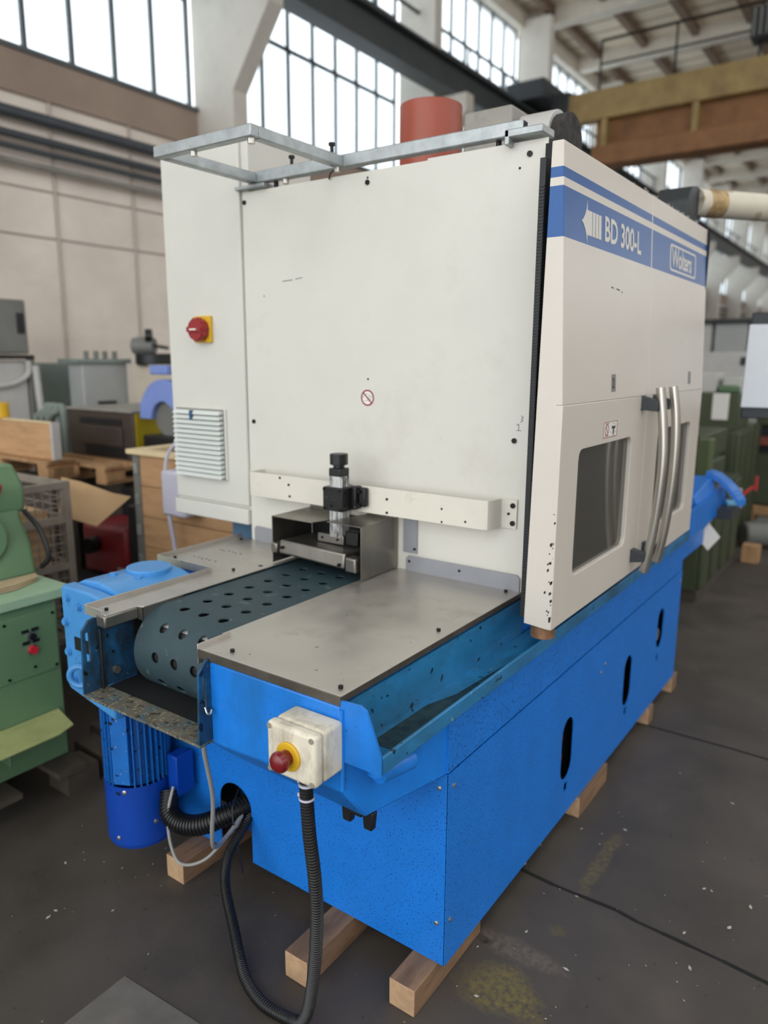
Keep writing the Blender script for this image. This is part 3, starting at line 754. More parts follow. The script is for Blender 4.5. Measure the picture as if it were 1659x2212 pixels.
# --- electrical cabinet on the left
ca = obj('electrical_cabinet', MB().box(-1.787, -1.292, .615, .98, 1.125, 2.565), CABW, M, bevel=.004)
obj('cabinet_door', MB().box(-1.782, -1.328, .60, .616, 1.14, 2.56), CABW, M, bevel=.004)
obj('cabinet_plinth', MB().box(-1.79, -1.328, .592, .98, 1.062, 1.128), CABW, M, bevel=.004)
obj('vent_shade', MB().box(-1.745, -1.45, .588, .592, 1.242, 1.535), GREYD, M)  # grey plate added to paint shade between the louvres
vt = obj('filter_vent', MB().box(-1.748, -1.44, .59, .602, 1.238, 1.538), CABW, M, bevel=.003)
lou = MB().hexa([(-1.742, .562, -.006), (-1.452, .562, -.006), (-1.452, .590, -.002), (-1.742, .590, -.002), (-1.742, .572, .009), (-1.452, .572, .009), (-1.452, .590, .011), (-1.742, .590, .011)])
lou = mesh('louvre', lou, mat('vent_grey_white', (206, 210, 206), .45, var=.02), smooth=False)
for k in range(14): inst('louvre', lou, vt, (0, 0, 1.252 + .0205 * k))
obj('vent_clip', MB().box(-1.63, -1.615, .56, .57, 1.49, 1.528), mat('blue_clip', (40, 78, 120), .4), vt)
ms = obj('switch_plate', MB().box(-1.603, -1.504, .584, .6, 1.808, 1.915), YEL, M, bevel=.003, label='yellow plate of the main switch')
kb = MB().cyl((-1.553, .584, 1.86), (-1.553, .545, 1.86), .043, 24)
kb.plate([[(-1.553 + (.049 if i % 4 < 2 else .043) * math.cos(2 * PI * i / 40), 1.86 + (.049 if i % 4 < 2 else .043) * math.sin(2 * PI * i / 40)) for i in range(40)]], XZ(.552), .02)
obj('switch_knob', kb.box(-1.594, -1.512, .536, .546, 1.85, 1.87), REDH, ms, bevel=.002)
obj('switch_mark', MB().box(-1.575, -1.535, .5352, .5358, 1.857, 1.863), DECALW, ms)

# --- sliding doors with stripes
def leaf(y0, y1, wy0, wy1, front, name, lab):
    mb = MB()
    low = [(y0, .966), (y1, .966), (y1, 1.62), (y0, 1.62)]
    win = rounded(wy0, wy1, 1.098, 1.484, .03, 5)
    mb.plate([low, win], YZ(.0924), .022)
    mb.plate([[(.0924, 1.62), (.057, 2.304), (.035, 2.304), (.0704, 1.62)]], lambda u, v, w: (u, y0 + w, v), y1 - y0)
    if front: mb.plate([[(.005, .972), (.075, .966), (.075, 1.62), (.0400, 2.304), (.025, 2.304)]], lambda u, v, w: (u, y0 + w, v), .012)
    return obj(name, mb, DOORW, M, bevel=.0025, label=lab)
d1 = leaf(.416, 1.2175, .56, 1.061, True, 'sliding_door', 'front sliding door leaf with model lettering')
d2 = leaf(1.2235, 2.057, 1.39, 1.90, False, 'sliding_door', 'rear sliding door leaf with maker sign')
obj('door_foot', MB().cyl((.045, .47, .925), (.045, .47, .966), .036, 18), mat('rusty_roller', (140, 104, 76), .6, .3, var=.25, vscale=40), d1, label='rusty guide roller under the door corner')
for d, (a, b) in ((d1, (.56, 1.061)), (d2, (1.39, 1.90))):
    obj('door_window', MB().box(.0735, .0785, a - .02, b + .02, 1.08, 1.50), GLASSD, d, label='dark polished door window')
obj('door_joint_seal', MB().plate([[(.0924, .97), (.0924, 1.62), (.0574, 2.30), (.045, 2.30), (.078, 1.62), (.078, .97)]], lambda u, v, w: (u, 1.2165 + w, v), .0085), mat('pale_joint_strip', (222, 214, 200), .4), d1)
obj('door_edge', MB().box(.058, .07, 2.045, 2.057, .966, 2.3), DARK, d2)
tt = [(.147, 1.651), (.164, 1.532), (.174, 1.405), (.171, 1.27), (.158, 1.105), (.138, .977)]
obj('door_handle', MB().tube(spline([(x, 1.17, z) for x, z in tt], 8), .0165, 18), HANDLE, d1, label='curved brushed steel handle')
tt = [(.160, 1.652), (.177, 1.542), (.184, 1.417), (.181, 1.265), (.167, 1.101), (.148, .992)]
obj('door_handle', MB().tube(spline([(x, 1.29, z) for x, z in tt], 8), .0165, 18), HANDLE, d2, label='curved brushed steel handle')
for d, y in ((d1, 1.16), (d2, 1.30)):
    obj('handle_bracket', MB().hexa([(.088, y - .02, 1.572), (.150, y - .012, 1.568), (.150, y + .012, 1.568), (.088, y + .02, 1.572), (.088, y - .02, 1.622), (.148, y - .012, 1.606), (.148, y + .012, 1.606), (.088, y + .02, 1.622)]), ANTH, d, bevel=.002)
    obj('handle_bracket', MB().hexa([(.088, y - .02, 1.012), (.140, y - .012, 1.018), (.140, y + .012, 1.018), (.088, y + .02, 1.012), (.088, y - .02, 1.062), (.142, y - .012, 1.052), (.142, y + .012, 1.052), (.088, y + .02, 1.062)]), ANTH, d, bevel=.002)
# decals on the doors
def UP(y, z, h=.0008): return (.0924 - (z - 1.62) * (.0354 / .684) + h, y, z)
LOW = lambda y, z, h=.0008: (.0924 + h, y, z)
text_mesh('model_lettering', 'BD 300-L', .098, lambda u, v: UP(.73 + u, 2.094 + v), LETTER, d1, sx_=.965, spacing=.98, label='BD 300-L lettering')
lg = MB()
tip = [(.545, 2.123), (.558, 2.13), (.572, 2.143), (.582, 2.159), (.588, 2.182), (.59, 2.157), (.628, 2.157), (.628, 2.09), (.59, 2.09), (.588, 2.066), (.582, 2.088), (.572, 2.104), (.558, 2.117)]
lg.plate([tip], lambda u, v, w: UP(u, v, .0004 + w), .0004)
for k in range(3):
    a = .632 + .025 * k; lg.plate([[(a, 2.09), (a + .021, 2.09), (a + .021, 2.157), (a, 2.157)]], lambda u, v, w: UP(u, v, .0004 + w), .0004)
obj('arrow_emblem', lg, LETTER, d1, smooth=False, label='cream arrow emblem with bars')
text_mesh('maker_lettering', 'Wolters', .098, lambda u, v: UP(1.482 + u, 2.097 + v), LETTER, d2, sx_=.97, spacing=.92, label='maker name lettering')
obj('maker_frame', MB().plate([rounded(1.455, 1.855, 2.078, 2.176, .02, 5), rounded(1.468, 1.842, 2.086, 2.168, .014, 5)], lambda u, v, w: UP(u, v, .0004 + w), .0004), LETTER, d2, smooth=False, label='rounded frame of the maker sign')
o = obj('number_sticker', MB().plate([[(.816, 1.645), (.856, 1.645), (.856, 1.70), (.816, 1.70)]], lambda u, v, w: UP(u, v, .0003 + w), .0004), DECALG, d1, smooth=False, label='grey sticker with the number 2')
text_mesh('sticker_number', '2', .045, lambda u, v: UP(.822 + u, 1.657 + v, .0012), DECALK, d1)
o = obj('warning_sticker', MB().plate([[(.758, 1.5), (.892, 1.5), (.892, 1.553), (.758, 1.553)]], lambda u, v, w: LOW(u, v, .0002 + w), .0004), DECALW, d1, smooth=False, label='white warning sticker with red border')
mb = MB().plate([[(.760, 1.501), (.890, 1.501), (.890, 1.552), (.760, 1.552)], [(.763, 1.503), (.887, 1.503), (.887, 1.550), (.763, 1.550)]], lambda u, v, w: LOW(u, v, .0007 + w), .0004)
mb.plate([circ(.792, 1.526, .018, 20), circ(.792, 1.526, .0145, 20)], lambda u, v, w: LOW(u, v, .0007 + w), .0004)
mb.bar(LOW(.781, 1.539, .001), LOW(.803, 1.513, .001), .003, .0004, (1, 0, 0))
for z in (1.546, 1.507): mb.plate([[(.775, z - .001), (.812, z - .001), (.812, z + .001), (.775, z + .001)]], lambda u, v, w: LOW(u, v, .0007 + w), .0004)
obj('sticker_print', mb, DECALR, d1, smooth=False)
mb = MB().plate([[(.838, 1.535), (.872, 1.535), (.872, 1.527), (.862, 1.527), (.862, 1.509), (.85, 1.509), (.85, 1.527), (.838, 1.527)]], lambda u, v, w: LOW(u, v, .0007 + w), .0004)
for a in (.6, 1.2, 1.9, 2.5, 3.6, 4.4, 5.0, 5.8): mb.bar(LOW(.855 + .019 * math.cos(a), 1.525 + .017 * math.sin(a), .001), LOW(.855 + .027 * math.cos(a), 1.525 + .022 * math.sin(a), .001), .0018, .0004, (1, 0, 0))
obj('sticker_symbol', mb, DECALK, d1, smooth=False)
obj('number_sticker', MB().plate([[(1.79, 1.648), (1.83, 1.648), (1.83, 1.70), (1.79, 1.70)]], lambda u, v, w: UP(u, v, .0003 + w), .0004), DECALG, d2, smooth=False)
for y, z, L in ((.80, 1.965, .02), (.85, 1.963, .03), (.90, 1.958, .008)):
    obj('scratch', MB().bar(UP(y, z), UP(y + L, z - .002), .003, .0004, (1, 0, 0)), DECALK, d1, smooth=False)
chip = random.Random(11); mb = MB()
for i in range(30):
    z = chip.choice((1.30, 1.24, 1.20, 1.16, 1.12, 1.10, 1.06, 1.01)) + chip.uniform(-.02, .02); x = .088 - abs(chip.gauss(0, .010)); r = chip.choice((.0012, .0018, .0022, .003, .0045)) * chip.uniform(.7, 1.1)
    mb.addf([(x + r * k * math.cos(t), .4152, z + 1.3 * r * k * math.sin(t)) for t, k in ((0, .7), (1, 1.2), (2.1, .8), (3.1, 1), (4.1, 1.3), (5.2, .8))], [(0, 1, 2, 3, 4, 5)])
obj('paint_chips', mb, DECALK, d1, smooth=False, kind='stuff', label='dark chips in the white paint')
# ribbed black seal along the door
o = obj('door_seal', MB().box(-.012, .005, .428, .58, .985, 2.27), RUBBER, M)
rb = MB(); k = 0
while .99 + k * .0085 < 2.2: rb.box(-.011, .004, .4255, .4285, .99 + k * .0085, .9945 + k * .0085); k += 1
obj('seal_ribs', rb, RUBBER, o, smooth=False, kind='stuff')
obj('gap_shade_strip', MB().box(-.070, .0, .59, .625, 1.0, 2.35), DARK, M)  # dark strip stands for the shaded gap between wall and door

# --- galvanised frame on top
def rail_obj(p0, p1, label=None):
    return obj('frame_rail', MB().bar(p0, p1, .036, .036), GALV, M, bevel=.004, label=label)
zf = 2.408
rail_obj((-1.268, .178, zf), (-.817, .178, zf)); rail_obj((-1.25, .196, zf), (-1.25, .60, zf)); rail_obj((-.835, .196, zf), (-.835, .60, zf))
lr = obj('frame_rail', MB().bar((-1.268, .618, zf + .003), (-.149, .618, zf + .003), .036, .042), GALV, M, bevel=.004, label='long galvanised rail along the wall top')
obj('rail_end', MB().box(-.1495, -.1487, .604, .632, zf - .012, zf + .02), DARK, M)
obj('rail_bracket', MB().box(-1.336, -1.183, .585, .65, 2.372, 2.384), GALV, M, bevel=.002)
obj('rail_bracket', MB().box(-.195, -.075, .575, .66, 2.380, 2.402).box(-.195, -.18, .575, .66, 2.36, 2.402), GALV, M, bevel=.003)
stud = mesh('frame_bolt', MB().cyl((0, 0, -.035), (0, 0, .028), .006, 10).cyl((0, 0, .026), (0, 0, .036), .011, 6), SCREW)
for x, y, z in ((-1.07, .618, 2.43), (-.835, .56, 2.425)): inst('frame_bolt', stud, M, (x, y, z))
nut = mesh('frame_nut', MB().cyl((0, 0, -.016), (0, 0, 0), .011, 10), SCREWL)
for x, y in ((-1.09, .178), (-.835, .18), (-.835, .59), (-1.10, .618)): inst('frame_nut', nut, M, (x, y, 2.39))
for x in (-1.16, -.24): obj('rail_spacer', MB().cyl((x, .630, 2.335), (x, .630, 2.392), .009, 10), SCREW, M)
obj('loose_wire', MB().tube(spline([(-.86, .6, 2.385), (-.875, .6, 2.375), (-.885, .605, 2.36)], 6), .003, 6), BLACK, M)

# --- what stands on the roof
ring = circ(-.905, 1.30, .13, 36); ri = circ(-.905, 1.30, .12, 36)
obj('extraction_pipe', MB().plate([ring, ri], lambda u, v, w: (u, v, 2.30 + w), .472), RPIPE, M, bevel=.002, label='red-brown extraction pipe on the roof')
obj('roof_box', MB().box(-.575, -.385, 1.0, 1.45, 2.32, 2.617), DUSTY, M, bevel=.008, label='dusty pale box on the roof')
cv = [(.97, 2.33), (.97, 2.49), *[(1.08 - .11 * math.cos(PI * i / 12), 2.49 + .10 * math.sin(PI * i / 12)) for i in range(1, 12)], (1.19, 2.49), (1.19, 2.33)]
obj('fan_hood', MB().plate([cv], lambda u, v, w: (-.36 + w, u, v), .125), GREYLIGHT, M, bevel=.004, label='rounded pale hood on the roof')
cv2 = [(.985, 2.34), (.985, 2.49), *[(1.08 - .095 * math.cos(PI * i / 12), 2.49 + .085 * math.sin(PI * i / 12)) for i in range(1, 12)], (1.175, 2.49), (1.175, 2.34)]
obj('hood_foam', MB().plate([cv2], lambda u, v, w: (-.235 + w, u, v), .045), FOAM, M, bevel=.012)
rub = MB(); rr = random.Random(8)
for i in range(16):
    x, y, r = -.72 + .62 * rr.random(), .66 + .15 * rr.random(), .012 + .018 * rr.random()
    q = [Vector((x, y, 2.325)) + Vector((rr.uniform(-1, 1), rr.uniform(-1, 1), rr.uniform(0, 1.6))) * r * 1.6 for _ in range(4)]
    rub.addf(q, [(0, 1, 2), (0, 2, 3), (0, 3, 1), (1, 3, 2)])
obj('roof_dirt', rub, DUSTY, M, smooth=False, kind='stuff')
rub = MB()
for i in range(40):
    y = 1.05 + .9 * rr.random(); q = [Vector((.035, y, 2.302)) + Vector((rr.uniform(-.6, .2), rr.uniform(-1, 1), rr.uniform(0, 1.2))) * .022 for _ in range(4)]
    rub.addf(q, [(0, 1, 2), (0, 2, 3), (0, 3, 1), (1, 3, 2)])
obj('roof_dirt', rub, DUSTY, M, smooth=False, kind='stuff')

# --- gearbox, motor, eyebolt on the left of the bed
gb = MB()
gp = [(-1.345, 1.0), (-1.345, .66), (-1.33, .645), (-1.09, .6), (-1.09, 1.0), (-1.19, 1.01), (-1.33, 1.012)]
gb.plate([gp], XZ(-.25), .05)
gx = obj('gearbox', gb, GEARB, M, bevel=.008, segs=3, label='blue gearbox')
gb = MB().plate([[(-1.34, .66), (-1.09, .62), (-1.09, 1.004), (-1.15, 1.022), (-1.22, 1.030), (-1.29, 1.024), (-1.34, 1.002)]], XZ(-.198), .29)
obj('gearbox_body', gb, GEARB, gx, bevel=.014, segs=3)
obj('gearbox_cap', MB().cyl((-1.215, .005, 1.0), (-1.215, .005, 1.038), .076, 32), GEARB, gx, bevel=.004)
obj('filler_plug', MB().cyl((-1.245, -.115, 1.005), (-1.245, -.115, 1.036), .014, 6), GEARB, gx)
obj('filler_plug', MB().cyl((-1.165, -.075, 1.0), (-1.165, -.075, 1.028), .014, 6), GEARB, gx)
gbm = mesh('bolt', MB().cyl((0, 0, 0), (0, 0, .004), .016, 16).cyl((0, 0, .004), (0, 0, .010), .011, 12).cyl((0, 0, .0100), (0, 0, .0103), .005, 6), GEARB)
for x, z in ((-1.307, .974), (-1.245, .954), (-1.173, .975), (-1.326, .886), (-1.322, .783), (-1.30, .69)): inst('bolt', gbm, gx, (x, -.25, z), TO_Y)
obj('rating_plate', MB().box(-1.282, -1.20, -.2525, -.25, .80, .845), BLACK, gx, label='small black rating plate')
ey = obj('eyebolt', MB().cyl((-1.19, -.262, .735), (-1.16, -.25, .745), .014, 12), GEARB, M)
et = []
for i in range(25):
    a = 2 * PI * i / 24; et.append(Vector((-1.228, -.275, .728)) + Vector((.83, .56, 0)) * (.0335 * math.cos(a)) + Vector((0, 0, 1)) * (.0335 * math.sin(a)))
obj('eye_ring', MB().tube(et, .011, 10, cap=False), GEARB, ey)
obj('eyebolt_boss', MB().cyl((-1.17, -.25, .74), (-1.15, -.20, .74), .03, 16), GEARB, ey)
MC = (-1.165, -.125)
mt = obj('motor', MB().cyl((*MC, .335), (*MC, .66), .088, 32), MOTF, M, label='finned blue motor')
fin = mesh('cooling_fin', MB().box(.080, .112, -.002, .002, .34, .61), MOTF, smooth=False)
for k in range(34):
    a = 2 * PI * k / 34
    if -1.4 < ((a + PI) % (2 * PI) - PI) < -.75: continue
    o = inst('cooling_fin', fin, mt, (*MC, 0), (0, 0, a))
o = obj('motor_rib_block', MB().box(-.03, .03, -.112, -.08, .35, .60), MOTF, mt, bevel=.002)
o.data.transform(Matrix.Translation(wpos(mt)))   # vertices back to local placing before the turn
o.data.transform(Matrix.Translation(Vector((MC[0], MC[1], 0)) - wpos(mt)) @ Matrix.Rotation(.45, 4, 'Z'))
fcv = MB().plate([circ(*MC, .1135, 40), circ(*MC, .109, 40)], lambda u, v, w: (u, v, .125 + w), .215).cyl((*MC, .11), (*MC, .128), .108, 40, r1=.1135)
obj('fan_cover', fcv, MOTB, mt, label='deep blue fan cover')
cs = dome_screw('screw', .008, SCREWL)
for a, z in ((-2.5, .325), (-1.05, .325), (-1.35, .15), (-.2, .2)): inst('screw', cs, mt, (MC[0] + .113 * math.cos(a), MC[1] + .113 * math.sin(a), z), (0, PI / 2, a))
obj('vent_slot', MB().box(-.012, .012, -.1145, -.113, -.004, .004), DARK, mt)
o = bpy.data.objects[mt.children[-1].name]; o.data.transform(Matrix.Translation(wpos(mt))); o.data.transform(Matrix.Translation(Vector((MC[0] + .03, MC[1] + .004, .318)) - wpos(mt)))
obj('terminal_box', MB().box(-1.05, -1.003, -.092, -.03, .29, .425), MOTB, mt, bevel=.004)
obj('terminal_lid', MB().box(-1.003, -.993, -.097, -.025, .285, .43), MOTB, mt, bevel=.003)

# --- emergency stop box
eb = obj('stop_box', MB().box(-.226, -.084, -.405, -.336, .822, .944), BOXW, M, bevel=.008, segs=3, label='grimy ivory emergency stop box')
obj('stop_box_lid', MB().box(-.227, -.083, -.437, -.4065, .821, .945), BOXW, eb, bevel=.009, segs=3)
ls = mesh('screw', MB().cyl((0, 0, 0), (0, 0, .002), .0065, 12).box(-.005, .005, -.001, .001, .002, .0024), mat('lid_screw', (168, 160, 146), .5, .4), smooth=False)
for x, z in ((-.217, .935), (-.093, .935), (-.217, .831), (-.093, .831)): inst('screw', ls, eb, (x, -.437, z), (PI / 2, .7, 0))
obj('stop_collar', MB().cyl((-.158, -.437, .879), (-.158, -.444, .879), .034, 32), YEL, eb, bevel=.002, label='yellow collar')
bt = MB().cyl((-.158, -.444, .879), (-.158, -.474, .879), .018, 24)
prof = [(.474, .0235), (.478, .0245), (.484, .024), (.490, .021), (.495, .015), (.498, .008)]
for (a, ra), (b, rb_) in zip(prof, prof[1:]): bt.cyl((-.158, -a + .012, .879), (-.158, -b + .012, .879), ra, 28, rb_)
obj('stop_button', bt, RED, eb, ang=50, label='dark red mushroom button')

# --- hoses and cables
obj('conduit', corrugated([(-.15, -.39, .828), (-.149, -.393, .78), (-.14, -.395, .67), (-.13, -.39, .55), (-.135, -.38, .416), (-.168, -.36, .226), (-.215, -.338, .075), (-.27, -.33, .024), (-.37, -.335, .018), (-.46, -.31, .02), (-.53, -.27, .03), (-.60, -.225, .06), (-.70, -.165, .13), (-.738, -.11, .19), (-.748, -.03, .24), (-.78, .06, .27)], .0165, .0075), CONDUIT, M, label='black corrugated conduit looping from the stop box')
obj('motor_hose', corrugated([(-1.03, -.10, .295), (-1.0, -.13, .245), (-.94, -.13, .225), (-.87, -.10, .235), (-.80, -.03, .27), (-.77, .06, .29)], .035, .0105, .12, 16), CONDUIT, M, label='thick black corrugated hose from the motor')
obj('cable', MB().tube(spline([(-.56, -.34, .757), (-.57, -.33, .70), (-.615, -.27, .52), (-.66, -.24, .37), (-.71, -.19, .27), (-.75, -.09, .25), (-.78, .05, .29)], 10), .0065, 10), CABLEG, M, label='grey cable hanging from the trough')
obj('cable', MB().tube(spline([(-1.0, -.11, .33), (-.985, -.15, .25), (-.95, -.17, .16), (-.90, -.17, .115), (-.84, -.12, .13), (-.79, -.05, .21), (-.77, .04, .26)], 10), .005, 10), CABLEG, M, label='grey cable with taped end by the motor')
obj('cable_tie', MB().tube(spline([(-.80, .0, .34), (-.77, -.06, .30), (-.74, -.07, .2), (-.72, -.07, .1)], 8), .003, 6), BLACK, M)
for z in (.79, .755): obj('tie_wrap', MB().cyl((-.148, -.393, z), (-.148, -.393, z + .005), .0185, 16).box(-.172, -.162, -.398, -.388, z, z + .008), LILACW, M)

# --- far outfeed end of the bed
obj('outfeed_bed', MB().box(-.85, -.02, 2.41, 3.05, .70, .95), BLUE, M, bevel=.01)
obj('outfeed_tray', MB().plate([[(2.41, .84), (3.25, .86), (3.3, .94), (3.15, 1.02), (2.41, .98)]], YZ(.02), .02), BLUE, M)
obj('outfeed_plate', MB().box(-.62, -.03, 2.41, 3.1, .99, 1.0), STEEL, M)
fl_ = MB(); fp_ = spline([(-.05, 3.0, 1.12), (.0, 3.01, 1.10), (.07, 3.03, 1.04), (.13, 3.05, .955)], 4)
for p, q in zip(fp_, fp_[1:]):
    fl_.hexa([(p.x, p.y, p.z - .03), (q.x, q.y, q.z - .035), (q.x + .02, q.y + .10, q.z - .035), (p.x + .02, p.y + .10, p.z - .03), tuple(p), tuple(q), (q.x + .02, q.y + .10, q.z), (p.x + .02, p.y + .10, p.z)])
obj('outfeed_flap', fl_, BLUE, M, label='bent blue flap')
obj('bed_post', MB().box(-1.56, -1.40, .72, .90, .62, 1.075), mat('blue_grey_post', (84, 116, 140), .5), M)
tv = [(-.054, 2.93, .742), (.006, 2.955, .663), (.062, 2.985, .745), (0, 2.955, .828)]
obj('paper_tag', MB().hexa([(x, y, z) for x, y, z in tv] + [(x + .001, y - .002, z) for x, y, z in tv]), WHITEP, M, label='white paper tag')
obj('tag_string', MB().tube([Vector((0, 2.955, .82)), Vector((.012, 2.96, .90))], .003, 6), WHITEP, M)
obj('outfeed_housing', MB().hexa([(-.35, 2.62, .95), (.015, 2.62, .95), (.015, 3.12, .95), (-.35, 3.12, .95), (-.35, 2.62, 1.03), (-.02, 2.62, 1.03), (-.02, 3.02, 1.09), (-.35, 3.02, 1.09)]), BLUE, M, bevel=.006)
obj('coupling', MB().cyl((.03, 3.2, .90), (.08, 3.25, .90), .03, 14), mat('pale_blue_coupling', (110, 180, 215), .4), M)
obj('coupling', MB().cyl((.06, 3.28, .89), (.10, 3.31, .89), .02, 14), LILACW, M)
obj('valve_body', MB().box(.03, .10, 3.26, 3.34, .92, .99), DUSTY, M, bevel=.01)
obj('valve_lever', MB().bar((.10, 3.3, .95), (.15, 3.36, 1.0), .02, .012), mat('red_lever', (176, 50, 42), .45), M)
obj('valve_lever', MB().box(.15, .168, 3.40, 3.42, .97, 1.06), mat('red_lever', (176, 50, 42), .45), M)
obj('bed_bracket', MB().box(-.7, .1, 3.04, 3.42, .84, .90), ANTH, M)

# --- pendant arm and control panel
pa = obj('arm_head', MB().plate([[(2.10, 2.31), (2.10, 2.45), (2.16, 2.515), (2.24, 2.53), (2.33, 2.50), (2.33, 2.40), (2.24, 2.31)]], lambda u, v, w: (-.20 + w, u, v), .16), ANTH, M, bevel=.012, label='dark cast swivel head of the pendant arm')
arm0 = Vector((-.06, 2.27, 2.465)); arm1 = Vector((.46, 3.0, 2.475))
obj('arm_tube', MB().cyl(arm0, arm1, .062, 24), CREAMP, M, label='cream pendant arm tube')
obj('rust_band', MB().cyl(arm0 + (arm1 - arm0) * .055, arm0 + (arm1 - arm0) * .16, .0632, 24), mat('rusty_ochre_band', (176, 148, 104), .6, var=.3, vscale=20, dirt=((70, 50, 34), 16, .5, .7)), M)
obj('arm_elbow', MB().cyl((.42, 2.95, 2.54), (.42, 2.95, 2.38), .075, 20), ANTH, M, bevel=.01)
obj('arm_drop', MB().cyl((.42, 2.95, 2.4), (.42, 2.95, 1.93), .04, 16), CREAMP, M)
fr = Vector((.985, .174, 0)); bk = Vector((-.174, .985, 0)); c0 = Vector((.141, 2.75, 0))
def pb(a0, a1, d0, d1, z0, z1, k=.10):
    v = []
    for z in (z0, z1):
        q = (z - 1.5) * .012
        for a, d in ((a0, d0), (a1, d0), (a1, d1), (a0, d1)): v.append(tuple(c0 + fr * (a + q) + bk * d + Vector((0, 0, z))))
    return v
cp = obj('control_panel', MB().hexa(pb(.004, .5, .0, .16, 1.45, 1.99)), ANTH, M, bevel=.006, label='dark edged pendant control panel')
obj('panel_face', MB().hexa(pb(-.002, .503, -.014, .1, 1.507, 1.93)), PANELW, cp, bevel=.004)

# ------------------------------------------------------------------ timber blocks under the machine
def block(name, x0, x1, y0, y1, lab, h=.084, rz=0):
    mb = MB(); mb.box(x0, x1, y0, y1, 0, h)
    mb.f[2:3] = mb.f[2:3]; mb.mi[2] = 1; mb.mi[4] = 1
    o = obj(name, mb, [WOOD, WOODE], bevel=.003)
    if rz: o.rotation_euler.z = rz
    tag(o, lab, 'timber block', 'timber blocks under the blue machine'); return o
block('timber_block', -.105, -.022, -.118, .26, 'sawn timber block under the nearest bottom corner of the machine')
block('timber_block', -.402, -.318, -.215, .30, 'sawn timber block beside the hanging black conduit loop')
block('timber_block', -1.02, -.935, -.14, .30, 'sawn timber block below the motor hose, furthest left')
block('timber_block', -.5, .012, 1.0, 1.32, 'timber block sticking out at the middle of the long blue side')
block('timber_block', -.5, .008, 2.36, 2.46, 'timber block at the far end of the long blue side')
block('timber_block', -.5, .012, 1.92, 2.0, 'timber block under the long blue side, second from its far end')

# ================================================================== NEIGHBOURS ON THE LEFT
def part(n, m, p, *boxes, bevel=.004, label=None):
    mb = MB()
    for b in boxes: mb.box(*b)
    return obj(n, mb, m, p, bevel=bevel, label=label)

gm = thing('green_machine', 'sage green machine with control plate and red button, left of the blue machine', 'machine', (-2.3, -.6, .12))
part('machine_body', GREENL, gm, (-2.7, -1.836, -1.5, .012, .12, .80), bevel=.006)
part('table_top', GREENT, gm, (-2.74, -1.815, -1.54, .075, .80, .842), bevel=.006)
cpn = part('control_plate', GREENL, gm, (-1.838, -1.832, -.30, .003, .508, .763), bevel=.002)
hm = mesh('screw', MB().cyl((0, 0, 0), (0, 0, .004), .006, 8), SCREW)
for y, z in ((-.205, .745), (-.01, .745), (-.01, .525), (-.205, .525), (-.10, .545)): inst('screw', hm, cpn, (-1.832, y, z), TO_X)
for y, z in ((-.128, .70), (-.088, .70), (-.128, .652), (-.088, .652)):
    part('lamp_tag', BLACK, cpn, (-1.833, -1.826, y - .014, y + .014, z - .006, z + .006), bevel=.001)
obj('knob_ring', MB().cyl((-1.833, -.105, .675), (-1.826, -.105, .675), .019, 18), SCREWL, cpn)
obj('knob', MB().cyl((-1.826, -.105, .675), (-1.812, -.105, .675), .013, 14), BLACK, cpn)
obj('push_button', MB().cyl((-1.833, -.105, .620), (-1.815, -.105, .620), .017, 16), mat('bright_red_button', (200, 40, 56), .4), cpn, label='red button')
obj('button_ring', MB().cyl((-1.833, -.105, .620), (-1.828, -.105, .620), .021, 18), SCREWL, cpn)
obj('tread_plate', MB().plate([[(-1.832, -.62), (-1.63, -.62), (-1.63, -.14), (-1.66, -.06), (-1.832, -.02)]], XY(.335), .006), CHECK, gm, bevel=.001, label='pale green tread plate')
part('tread_bracket', GREENL, gm, (-1.832, -1.70, -.30, -.29, .25, .33))
# head of the green machine
hd = MB().plate([[(-2.8, .842), (-2.05, .842), (-2.08, .98), (-2.14, 1.08), (-2.15, 1.16), (-2.8, 1.16)]], XZ(-.25), .32)
obj('head_column', hd, GREENL, gm, bevel=.02, segs=3)
obj('head_block', MB().plate([[(-2.9, 1.10), (-2.145, 1.10), (-2.135, 1.20), (-2.15, 1.235), (-2.21, 1.30), (-2.9, 1.31)]], XZ(-.262), .355), GREENL, gm, bevel=.02, segs=3)
obj('round_housing', MB().cyl((-2.16, -.14, 1.03), (-2.05, -.14, 1.03), .11, 24), GREENL, gm, bevel=.02)
obj('red_handle', MB().cyl((-2.15, -.13, 1.26), (-2.07, -.05, 1.215), .03, 14), mat('glossy_red_knob', (176, 28, 40), .3), gm, bevel=.006, label='red knob')
obj('rubber_hose', MB().tube(spline([(-2.13, .075, 1.11), (-2.05, .085, 1.05), (-2.01, .09, .98), (-2.0, .09, .92), (-2.04, .08, .88)], 8), .011, 8), BLACK, gm)
pp_ = MB()
for k in range(3): pp_.plate([[(-2.04, -.42), (-1.93 - .01 * k, -.40), (-1.92 - .01 * k, -.10), (-1.98, .03), (-2.04, .05)]], XY(.848 + .006 * k), .004)
o = obj('brown_paper', pp_, PAPER, bevel=.001); tag(o, 'crumpled brown paper lying on the green machine table', 'paper')
pal = thing('dirty_pallet', 'dirty dark timber pallet under the green machine', 'pallet', (-2.2, -.7, 0))
bdm = mesh('deck_board', MB().box(-1.0, .44, -.06, .06, .096, .118), PALD)
for k in range(6): inst('deck_board', bdm, pal, (-2.15, -1.4 + .27 * k, 0))
blm = mesh('pallet_block', MB().box(-.07, .07, -.07, .07, 0, .096), PALD)
for x in (-3.0, -2.4, -1.79):
    for y in (-1.4, -.7, .0): inst('pallet_block', blm, pal, (x, y, 0))
o = obj('timber_beam', MB().box(-1.95, -1.66, .10, .20, 0, .10).box(-1.98, -1.64, .20, .32, 0, .13), PALD, bevel=.006); tag(o, 'dark old timber beams on the floor behind the green machine', 'timber')

